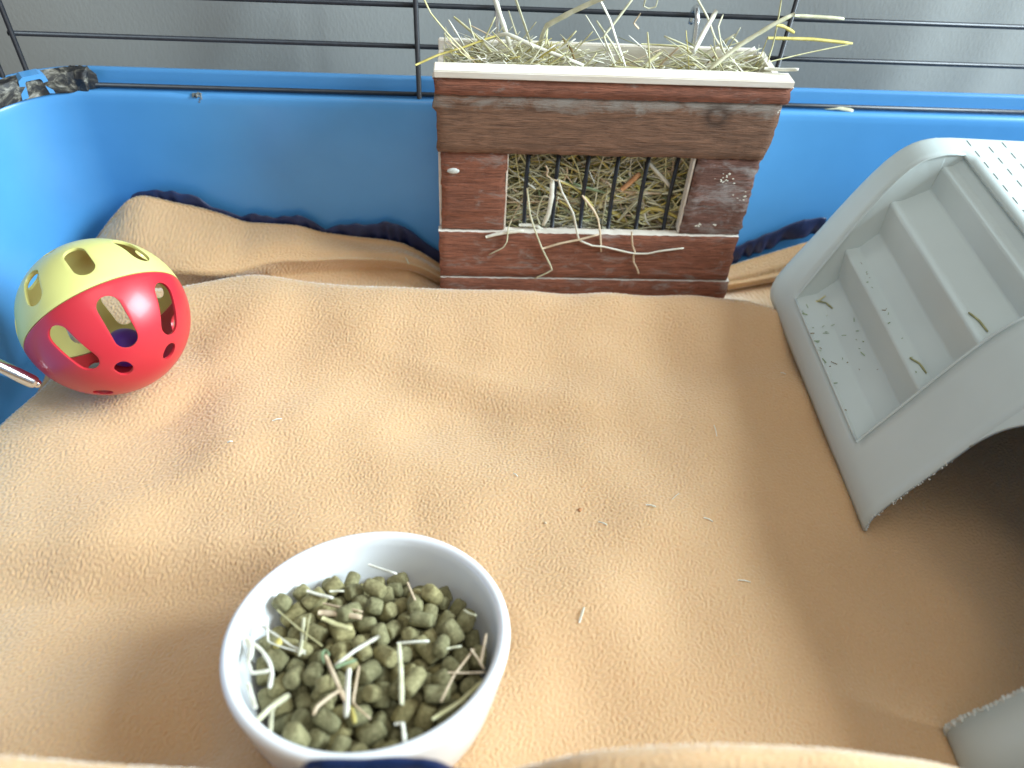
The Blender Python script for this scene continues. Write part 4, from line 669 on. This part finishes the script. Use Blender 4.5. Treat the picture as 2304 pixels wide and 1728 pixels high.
(8.6,-6.6,-15.8,0.64,-0.69,0.35,5,13.9),(31.2,9.7,-21.7,-0.5,0.69,0.52,4.2,8.2),(-52.1,28.2,-11.7,0.44,0.88,0.18,5.1,7.7),(-13.7,19.5,-11.1,0.58,0.71,-0.41,4.7,14.6),(8,47.6,-25.1,-0.96,0.11,-0.25,4.7,8.6),(31.6,32.5,-13,0.38,0.24,-0.89,5,13.3),
(-29.7,-50.4,-17.1,-0.31,-0.04,0.95,4.9,13.4),(0.8,-16.9,-15.3,-0.47,-0.8,0.37,5.2,12.4),(1.2,-57.4,-24.1,0.08,0.18,-0.98,4.7,12.5),(40,-22.4,-18.1,-0.5,0.49,0.71,5,12.6),(-36,-0,-17.2,0.7,-0.13,-0.7,4.4,8.5),(-30.9,11.4,-18,0.88,-0.47,-0.04,4.6,10.7),
(22.6,-14.3,-20.2,0.63,-0.2,-0.75,4.4,7.3),(26.6,14.8,-12.9,-0.97,0.23,-0.08,4.2,13.1),(-35.2,31.5,-12.4,0.77,0.5,0.39,4.2,12.9),(-1.3,36.9,-11.5,0.86,-0.51,-0.05,4.5,13),]
def pellet_mesh(r, L_, seed):
    rr = random.Random(seed); bm = bmesh.new(); n = 14; k = rr.uniform(.55, .95); rings = []
    for f, s in ((-.5, .0), (-.5, .55), (-.485, .82), (-.42, .96), (-.25, 1.02), (0, 1.04), (.25, 1.02), (.42, .96), (.485, .82), (.5, .55), (.5, 0)):
        rings.append([bm.verts.new((r*max(s, .02)*math.cos(6.2832*i/n)*rr.uniform(.95, 1.05), r*max(s, .02)*math.sin(6.2832*i/n)*rr.uniform(.95, 1.05), L_*f*rr.uniform(.97, 1.03))) for i in range(n)])
    for a, b_ in zip(rings, rings[1:]):
        for i in range(n): bm.faces.new((a[i], a[(i+1) % n], b_[(i+1) % n], b_[i]))
    bm.faces.new(list(reversed(rings[0]))); bm.faces.new(rings[-1])
    me = bpy.data.meshes.new('food_pellet'); bm.to_mesh(me); bm.free(); me.materials.append(M['pellet']); me.shade_smooth(); return me
for i, (x, y, z, dx, dy, dz, r, L_) in enumerate(PELLETS):
    o = bpy.data.objects.new('food_pellet', pellet_mesh(r*.00096, L_*.00099, i)); COL.objects.link(o)
    q = Vector((0, 0, 1)).rotation_difference(Vector((dx, dy, dz)).normalized()).to_matrix().to_4x4()
    o.matrix_world = BM @ Matrix.Translation((x*.001, y*.001, z*.001+.0020)) @ q
    tag(o, 'small olive green pressed food pellet lying in the white bowl', 'pellet', 'food pellets heaped in the white bowl')
hay_things(BOWL_HAY, 'hay stalks lying on the pellets', .68)
def crumb(name, loc, s, m, label, cat, seed):
    rr = random.Random(seed); bm = bmesh.new(); q = bmesh.ops.create_icosphere(bm, subdivisions=2, radius=1)
    for v_ in q['verts']: v_.co = Vector((v_.co.x*s[0], v_.co.y*s[1], v_.co.z*s[2]))*rr.uniform(.75, 1.2)
    o = obj(name, bm, m, None, True); o.location = loc; o.rotation_euler = (rr.uniform(-.3, .3), rr.uniform(-.3, .3), rr.uniform(0, 3)); return tag(o, label, cat)

# ================================================================ PLASTIC HOUSE
house = thing('pet_house', 'pale grey plastic pet house with steps in its sloping side', 'pet house', (.30, .40, 0))
HI = Matrix.Translation((-.30, -.40, 0))
def hpart(name, bm, m, smooth=False, angle=None):
    o = obj(name, bm, m, house, smooth, angle); o.matrix_parent_inverse = HI; return o
def HP(x, z, a): return Vector((x-.019*a, .56+a, z+.07*a))
def HW(x, z, a):                                     # the recess widens towards the top
    w = .0165*min(max((z-.037)/.125, 0), 1)
    k = max(0, 1-(a-AF)/(-AF)) if a > AF else max(0, (a-AN)/(AF-AN))
    return HP(x, z, a+w*k)
SLO = [(.2775, .0105), (.2755, .018), (.2772, .030), (.2825, .043), (.2905, .0600), (.2995, .0790), (.3090, .1000), (.3180, .1190), (.3265, .1350), (.3345, .1480), (.3430, .1580), (.3530, .1648), (.3650, .1682), (.3800, .1688), (.44, .1675), (.52, .1660), (.545, .1640), (.562, .1560), (.575, .1400), (.605, .080), (.628, .020), (.630, .0095)]
def sec(u):                                          # u along the section by vertex index
    i = min(int(u), len(SLO)-2); t = u-i; a, b_ = SLO[i], SLO[i+1]; return a[0]+(b_[0]-a[0])*t, a[1]+(b_[1]-a[1])*t
cum = [0]
for a, b_ in zip(SLO, SLO[1:]): cum.append(cum[-1]+math.dist(a, b_))
def at(s):
    s = min(max(s, 0), cum[-1])
    for i in range(len(SLO)-1):
        if s <= cum[i+1]+1e-9:
            t = (s-cum[i])/(cum[i+1]-cum[i]); return (SLO[i][0]+(SLO[i+1][0]-SLO[i][0])*t, SLO[i][1]+(SLO[i+1][1]-SLO[i][1])*t)
S1, ST = .0310, .2030                                # recess from lower lip to the top edge
AF, AN = -.047, -.200
A_LIST = sorted({-.440, -.41, -.392, AN, AF, -.004, -.0012, 0} | {-.3235-.0685*math.cos(math.pi*k/40) for k in range(41)} | set(np.linspace(-.255, AN, 8).tolist()) | set(np.linspace(AN, AF, 14).tolist()) | set(np.linspace(AF, -.014, 4).tolist()))
S_LIST = sorted({0.0, S1, ST, cum[-1]} | set(np.linspace(0, S1, 6).tolist()) | set(np.linspace(S1, ST, 30).tolist()) | set(np.linspace(ST, cum[-1], 34).tolist()))
def arch(a):                                         # lower edge of the shell along the doorway
    if not -.3918 < a < -.2552: return 0
    t = (a+.3235)/.0684; return .100+.066*math.sqrt(max(0, 1-abs(t)**2.4)) if abs(t) < .9999 else 0
def inset(a): return .0105*(1-math.sqrt(max(0, 1-((a+.014)/.014)**2))) if a > -.014 else 0
A_LIST = sorted(set(A_LIST) | {-.014, -.011, -.008, -.006, -.004, -.002, -.0005})
bm = bmesh.new(); G = {}
def vert(a, s):
    key = (round(a, 5), round(s, 5))
    if key not in G:
        x, z = at(s); i_ = inset(a); cxm, czm = .45, .03
        L_ = math.hypot(x-cxm, z-czm); x += (cxm-x)/L_*i_; z += (czm-z)/L_*i_
        G[key] = bm.verts.new(HW(x, z, a) if x < .5 else HP(x, z, a))
    return G[key]
eps = 1e-6
DOOR = {}
def dvert(a, s):
    key = (round(a, 5), round(s, 5))
    if key not in DOOR:
        lo = max(arch(a), .100); q = lo+s*(ST-lo)/ST if s < ST else s
        x, z = at(q); DOOR[key] = bm.verts.new(HP(x, z, a))
    return DOOR[key]
for a, b_ in zip(A_LIST, A_LIST[1:]):
    am = (a+b_)/2; vv = dvert if -.3920 < am < -.2550 else vert
    for s, t in zip(S_LIST, S_LIST[1:]):
        if AN-eps < am < AF+eps and S1-eps < (s+t)/2 < ST+eps: continue
        bm.faces.new((vv(a, s), vv(b_, s), vv(b_, t), vv(a, t)))
# far end wall
fa = max(A_LIST); ring = [vert(fa, s) for s in S_LIST]; cen = bm.verts.new(HP(.45, .01, fa))
for p, q in zip(ring, ring[1:]): bm.faces.new((p, q, cen))
bm.faces.new((ring[-1], ring[0], cen))
bmesh.ops.remove_doubles(bm, verts=bm.verts, dist=2e-5)
bmesh.ops.recalc_face_normals(bm, faces=bm.faces)
sh = hpart('house_shell', bm, M['house'], angle=34)
md = sh.modifiers.new('wall', 'SOLIDIFY'); md.thickness = .0026; md.offset = -1
# recessed stairs
p0, pT = at(S1), at(ST)
STEP = [p0, (p0[0]+.0014, p0[1]+.0008), (.2989, .0455), (.3134, .0596), (.3112, .0859), (.3130, .0874), (.3215, .0893), (.3345, .1022), (.3350, .1276), (.3366, .1290), (.3445, .1307), (.3630, .1400), (.3660, .1572), (.3676, .1582), (.3735, .1592), (.3835, .1678), pT]
bm = bmesh.new(); alist = np.linspace(AN, AF, 12)
Gs = [[bm.verts.new(HW(x, z, a)) for x, z in STEP] for a in alist]
for r0, r1 in zip(Gs, Gs[1:]):
    for k in range(len(STEP)-1): bm.faces.new((r0[k], r1[k], r1[k+1], r0[k+1]))
obj_st = hpart('step_tread', bm, M['house'], angle=28); obj_st.name = 'stair_steps'
md = obj_st.modifiers.new('round', 'BEVEL'); md.width = .0011; md.segments = 3; md.limit_method = 'ANGLE'; md.angle_limit = math.radians(28); md.use_clamp_overlap = True
for a in (AN, AF):                                   # cheeks of the recess
    bm = bmesh.new(); up_ = [S1+(ST-S1)*k/24 for k in range(25)]
    poly = [bm.verts.new(HW(*at(s), a)) for s in up_]+[bm.verts.new(HW(x, z, a)) for x, z in reversed(STEP[1:-1])]
    f = bm.faces.new(poly); bmesh.ops.triangulate(bm, faces=[f])
    hpart('recess_cheek', bm, M['house'])
# rounded bead round the recess
for s, a0, a1 in ((S1, AN, AF),):
    pass
bm = bmesh.new()
path = [HW(*at(s), AF) for s in np.linspace(S1, ST, 26)]; tube(bm, path, .0011, 8)
path = [HW(*at(s), AN) for s in np.linspace(S1, ST, 26)]; tube(bm, path, .0011, 8)
path = [HW(*at(S1), a) for a in np.linspace(AN, AF, 12)]; tube(bm, path, .0011, 8)
hpart('recess_bead', bm, M['house'], True)
# grip dashes in the flat top
bm = bmesh.new(); row = 0
for k in range(9):
    x = .3905+.0145*k; a = -.010-(.008 if k % 2 else 0)
    z = np.interp(x, [q[0] for q in SLO[11:16]], [q[1] for q in SLO[11:16]])
    while a > -.40:
        c = [HP(x-.0007, z+.0002, a), HP(x+.0007, z+.0002, a), HP(x+.0007, z+.0002, a-.0085), HP(x-.0007, z+.0002, a-.0085)]
        lo_ = [bm.verts.new(p) for p in c]; hi_ = [bm.verts.new(p+Vector((0, 0, .00035))-(p-sum(c, Vector())/4)*.25) for p in c]
        bm.faces.new(hi_)
        for i in range(4): bm.faces.new((lo_[i], lo_[(i+1) % 4], hi_[(i+1) % 4], hi_[i]))
        a -= .0150
bmesh.ops.recalc_face_normals(bm, faces=bm.faces)
o = hpart('grip_dashes', bm, M['house']); o['kind'] = 'stuff'
# gnawed, fuzzy rims of the doorway
def gnaw(a_edge, side, n, s0, s1, size):
    bm = bmesh.new(); rr = random.Random(int(abs(a_edge)*1e4))
    for k in range(n):
        s = rr.uniform(s0, s1); x, z = at(s); base = HP(x, z, a_edge)+Vector((.0013, 0, -.0006))
        c = base+Vector((rr.uniform(-.0012, .0012), side*rr.uniform(-.0004, .0016), rr.uniform(-.0012, .0012)))
        q = bmesh.ops.create_icosphere(bm, subdivisions=1, radius=size*rr.uniform(.4, 1.1))
        sx, sy, sz = rr.uniform(.4, 1.2), rr.uniform(.5, 1.7), rr.uniform(.4, 1.3)
        for v_ in q['verts']: v_.co = Vector((v_.co.x*sx, v_.co.y*sy, v_.co.z*sz))*rr.uniform(.8, 1.2)+c
    return bm
o = hpart('gnawed_rim', gnaw(-.2550, -1, 60, .002, .085, .0008), M['chewed']); o['kind'] = 'stuff'
o = hpart('gnawed_rim', gnaw(-.3920, 1, 420, .0, .105, .0015), M['chewed']); o['kind'] = 'stuff'

# dust of dry hay on the steps
bm = bmesh.new(); rr = random.Random(9)
for k in range(46):
    a = rr.choice([rr.gauss(-.10, .018), rr.gauss(-.125, .014), rr.uniform(AN+.01, AF-.01)]); f = rr.random()**1.6; p_ = Vector(STEP[1]).lerp(Vector(STEP[2]), f/.55) if f < .55 else Vector(STEP[2]).lerp(Vector(STEP[3]), (f-.55)/.45); x, z = p_.x-.0003, p_.y+.0004
    if rr.random() < .25: x, z = .3140+.006*f, .0880
    c = HW(x, z, a)+Vector((-.0003, 0, .0004)); th = rr.uniform(0, 3.1); d_ = Vector((math.cos(th), math.sin(th), 0))*rr.uniform(.0006, .0028)
    tube(bm, [c-d_, c+d_], rr.uniform(.00018, .0004), 4, True, .6, rr.choice([0, 0, 1]))
o = obj('hay_dust', bm, [M['hay_green'], M['hay_brown']]); o['kind'] = 'stuff'; o['label'] = 'dry green hay dust lying on the lower steps of the grey house'; o['category'] = 'hay dust'
for lab, m, w, pts in (('small pale hay tuft in the upper corner of the lowest step', 'straw', .0016, [HW(.2905, .0400, -.049), HW(.2965, .0450, -.056), HW(.3025, .0500, -.055)]),
                       ('olive hay stalk of the tuft on the lowest step', 'olive', .0014, [HW(.2960, .0450, -.055), HW(.3010, .0485, -.062), HW(.3030, .0505, -.071)]),
                       ('tiny hay tuft at the near end of the second step', 'olive', .0014, [HW(.3150, .0890, -.166), HW(.3195, .0896, -.172), HW(.3205, .0898, -.181)]),
                       ('dark hay stalk at the near end of the third step', 'olive', .0014, [HW(.3395, .1306, -.166), HW(.3425, .1312, -.174), HW(.3435, .1314, -.184)])):
    bm = bmesh.new(); stalk_mesh(bm, pts, w, 0, .6); tag(obj('hay_stalk', bm, M['hay_'+m], None, True), lab, 'hay stalk', 'hay bits on the house steps')
# pale hay flakes on the right of the tray rim
for lab, a, b_ in (('pale hay flake on the blue rim just right of the rack', (.3125, .6420, .1492), (.337, .6375, .1492)), ('white hay flake on the blue rim further right of the rack', (.390, .6445, .1492), (.414, .6425, .1492))):
    bm = bmesh.new(); stalk_mesh(bm, [a, ((a[0]+b_[0])/2, (a[1]+b_[1])/2, .1502), b_], .0034, 0, .3); tag(obj('hay_chip', bm, M['hay_pale'], None, True), lab, 'hay chip', 'hay flakes on the tray rim')

# ================================================================ TOY BALL
BC = Vector((-.264, .444, .065)); BR = .057
ax_r = Vector((.556, -.6476, -.5211)).normalized()
ball = thing('toy_ball', 'yellow and red plastic ball with slots lying against the left wall', 'toy ball', BC)
e1 = ax_r.cross(Vector((0, 0, 1))).normalized(); e2 = ax_r.cross(e1)
BF = Matrix((e1, e2, ax_r)).transposed()             # local z = red pole
def half(sign, slots):
    bm = bmesh.new(); n = 96; prof = []
    for R_, seq in ((BR, range(0, 25)), (BR-.0021, range(24, -1, -1))):
        for k in seq: t = math.radians(89.6*k/24); prof.append((R_*math.sin(t), sign*R_*math.cos(t)))
    lathe(bm, prof, n); bmesh.ops.remove_doubles(bm, verts=bm.verts, dist=.00005); bmesh.ops.recalc_face_normals(bm, faces=bm.faces)
    me = bpy.data.meshes.new('h'); bm.to_mesh(me); bm.free(); ho = bpy.data.objects.new('h', me); COL.objects.link(ho)
    bm = bmesh.new()
    for pol, azd, hl, hw in slots:
        p, a = math.radians(pol), math.radians(azd)
        d = Vector((math.sin(p)*math.cos(a), math.sin(p)*math.sin(a), math.cos(p))); tv = Vector((math.cos(p)*math.cos(a), math.cos(p)*math.sin(a), -math.sin(p))); sv = d.cross(tv)
        pts = []
        for k in range(12): q = math.pi*k/11-math.pi/2; pts.append((hl-hw+hw*math.cos(q), hw*math.sin(q)))
        for k in range(12): q = math.pi*k/11+math.pi/2; pts.append((-(hl-hw)+hw*math.cos(q), hw*math.sin(q)))
        pts = [pts[i] for i in range(len(pts)) if math.dist(pts[i], pts[i-1]) > 1e-5]
        lo_ = [bm.verts.new(d*.030+tv*u*.92+sv*w*.92) for u, w in pts]; hi_ = [bm.verts.new(d*.066+tv*u*1.03+sv*w*1.03) for u, w in pts]
        m_ = len(pts)
        for i in range(m_): bm.faces.new((lo_[i], lo_[(i+1) % m_], hi_[(i+1) % m_], hi_[i]))
        bm.faces.new(hi_); bm.faces.new(list(reversed(lo_)))
    bmesh.ops.recalc_face_normals(bm, faces=bm.faces)
    mc = bpy.data.meshes.new('c'); bm.to_mesh(mc); bm.free(); cu = bpy.data.objects.new('c', mc); COL.objects.link(cu)
    mo = ho.modifiers.new('cut', 'BOOLEAN'); mo.operation = 'DIFFERENCE'; mo.object = cu; mo.solver = 'EXACT'
    bv = ho.modifiers.new('soft', 'BEVEL'); bv.width = .0006; bv.segments = 2; bv.limit_method = 'ANGLE'; bv.angle_limit = math.radians(40)
    bpy.context.view_layer.update()
    out = bpy.data.meshes.new_from_object(ho.evaluated_get(bpy.context.evaluated_depsgraph_get()))
    bpy.data.objects.remove(ho); bpy.data.objects.remove(cu)
    out.transform(BF.to_4x4()); return out
red_sl = [(62, -86.5+39.6*k, .0188, .0076) for k in (0, 1, 3, 4, 5, 6, 8)]+[(30, -65+72*k, .0066, .0054) for k in range(5)]
yel_sl = [(115, -86.5+39.6*k, .0150, .0072) for k in range(9)]+[(149, -65+72*k, .0068, .0052) for k in range(5)]
for nm, sg, sl, m in (('red_half', 1, red_sl, 'red'), ('yellow_half', -1, yel_sl, 'yellow')):
    me = half(sg, sl); me.name = nm; o = link(nm, me, M[m], ball); me.shade_smooth(); me.set_sharp_from_angle(angle=math.radians(45))
    o['label'] = 'glossy red lower half with slots' if sg > 0 else 'yellow upper half with slots'
bm = bmesh.new(); bmesh.ops.create_uvsphere(bm, u_segments=32, v_segments=20, radius=.0150); o = obj('bead', bm, M['purple'], None, True)
o.location = (-.2660, .4560, .0245); tag(o, 'purple bead lying loose inside the slotted ball', 'bead')

# ================================================================ DRINKER SPOUT
sp = thing('drinking_spout', 'polished steel drinking tube poking in from the left side', 'drinking spout', (-.30, .3925, .0477))
d_ = Vector((-.062, -.012, .074)); bm = bmesh.new()
n_ = 20; pts = [d_*(k/n_) for k in range(n_+1)]; rad = [.0030, .0040, .0046]+[.0049]*(n_-2)
pts = [Vector((0, 0, 0)), d_*.008, d_*.03]+pts[3:]
tube(bm, pts, rad, 24, True); obj('tube', bm, M['steel'], sp, angle=50)
bm = bmesh.new(); bmesh.ops.create_uvsphere(bm, u_segments=16, v_segments=10, radius=.0030)
o = obj('ball_valve', bm, M['steel'], sp, True); o.location = d_.normalized()*-.0004

# ================================================================ SMALL BITS
crumb('seed_husk', (-.0335, .2655, .0275), (.0016, .0012, .0018), M['hay_orange'], 'orange brown seed husk stuck on the back inner wall of the bowl', 'seed husk', 3)
def on_cloth(x, y):
    j = int(round((x-cx[0])/DX)); col = V[len(front):len(front)+rows, min(max(j, 0), NC-1)]; i = int(np.argmin(abs(col[:, 1]-y))); return Vector((x, y, float(col[i, 2])+.0006))
crumb('food_crumb', on_cloth(.0795, .3175), (.0016, .0014, .001), M['hay_orange'], 'reddish brown crumb lying alone on the fleece', 'crumb', 5)
crumb('food_crumb', on_cloth(.0545, .3065), (.0012, .0010, .0007), M['hay_tan'], 'faint brown crumb left of the reddish crumb on the fleece', 'crumb', 6)
crumb('yellow_grain', (-.0985, .1955, .0520), (.0030, .0022, .002), M['hay_gold'], 'yellow grain among the pellets at the left of the bowl', 'grain', 8)
CHIPS = [
 ('largest white hay chip on the fleece right of the bowl', 'white', 2.6, [(0.0695, 0.2289), (0.0732, 0.2379)]),
 ('white hay chip just right of the reddish crumb', 'white', 1.6, [(0.1256, 0.3186), (0.1322, 0.3163)]),
 ('thin white hay chip up right of the reddish crumb', 'white', 1.2, [(0.1457, 0.3244), (0.1522, 0.331)]),
 ('white hay chip beside the faint brown crumb', 'white', 1.4, [(0.091, 0.3063), (0.0964, 0.3026)]),
 ('small white hay chip near the centre right of the fleece', 'white', 1.2, [(0.165, 0.3091), (0.1714, 0.3068)]),
 ('thin white curved hay chip on the fleece towards the right', 'white', 1.2, [(0.1787, 0.2622), (0.1874, 0.2612)]),
 ('pale hay chip on the fleece below the ball', 'white', 1.3, [(-0.1464, 0.3979), (-0.1398, 0.4003)]),
 ('white speck of hay on the bright left part of the fleece', 'white', 1.4, [(-0.1743, 0.3749), (-0.1704, 0.3757)]),
 ('white hay speck in the middle of the fleece', 'white', 1.2, [(0.0341, 0.3511), (0.0372, 0.3479)]),
 ('thin white hay fibre on the shaded fleece beside the house', 'white', 1.0, [(0.1929, 0.3979), (0.1927, 0.3863)]),
 ('pale hay fibre on the shaded fleece near the house foot', 'white', 1.0, [(0.264, 0.4589), (0.2685, 0.4574)]),
 ('pale hay bit in the fold left of the rack', 'pale', 1.4, [(-0.0579, 0.5894), (-0.054, 0.5791)]),
]
for lab, m, w, ((xa, ya), (xb, yb_)) in CHIPS:
    a, b_ = on_cloth(xa, ya), on_cloth(xb, yb_); mid = (a+b_)/2+Vector((0, 0, .0008)); bm = bmesh.new(); stalk_mesh(bm, [a, mid, b_], w*.00075, 0, .4)
    tag(obj('hay_chip', bm, M['hay_'+m], None, True), lab, 'hay chip', 'loose hay chips on the fleece')
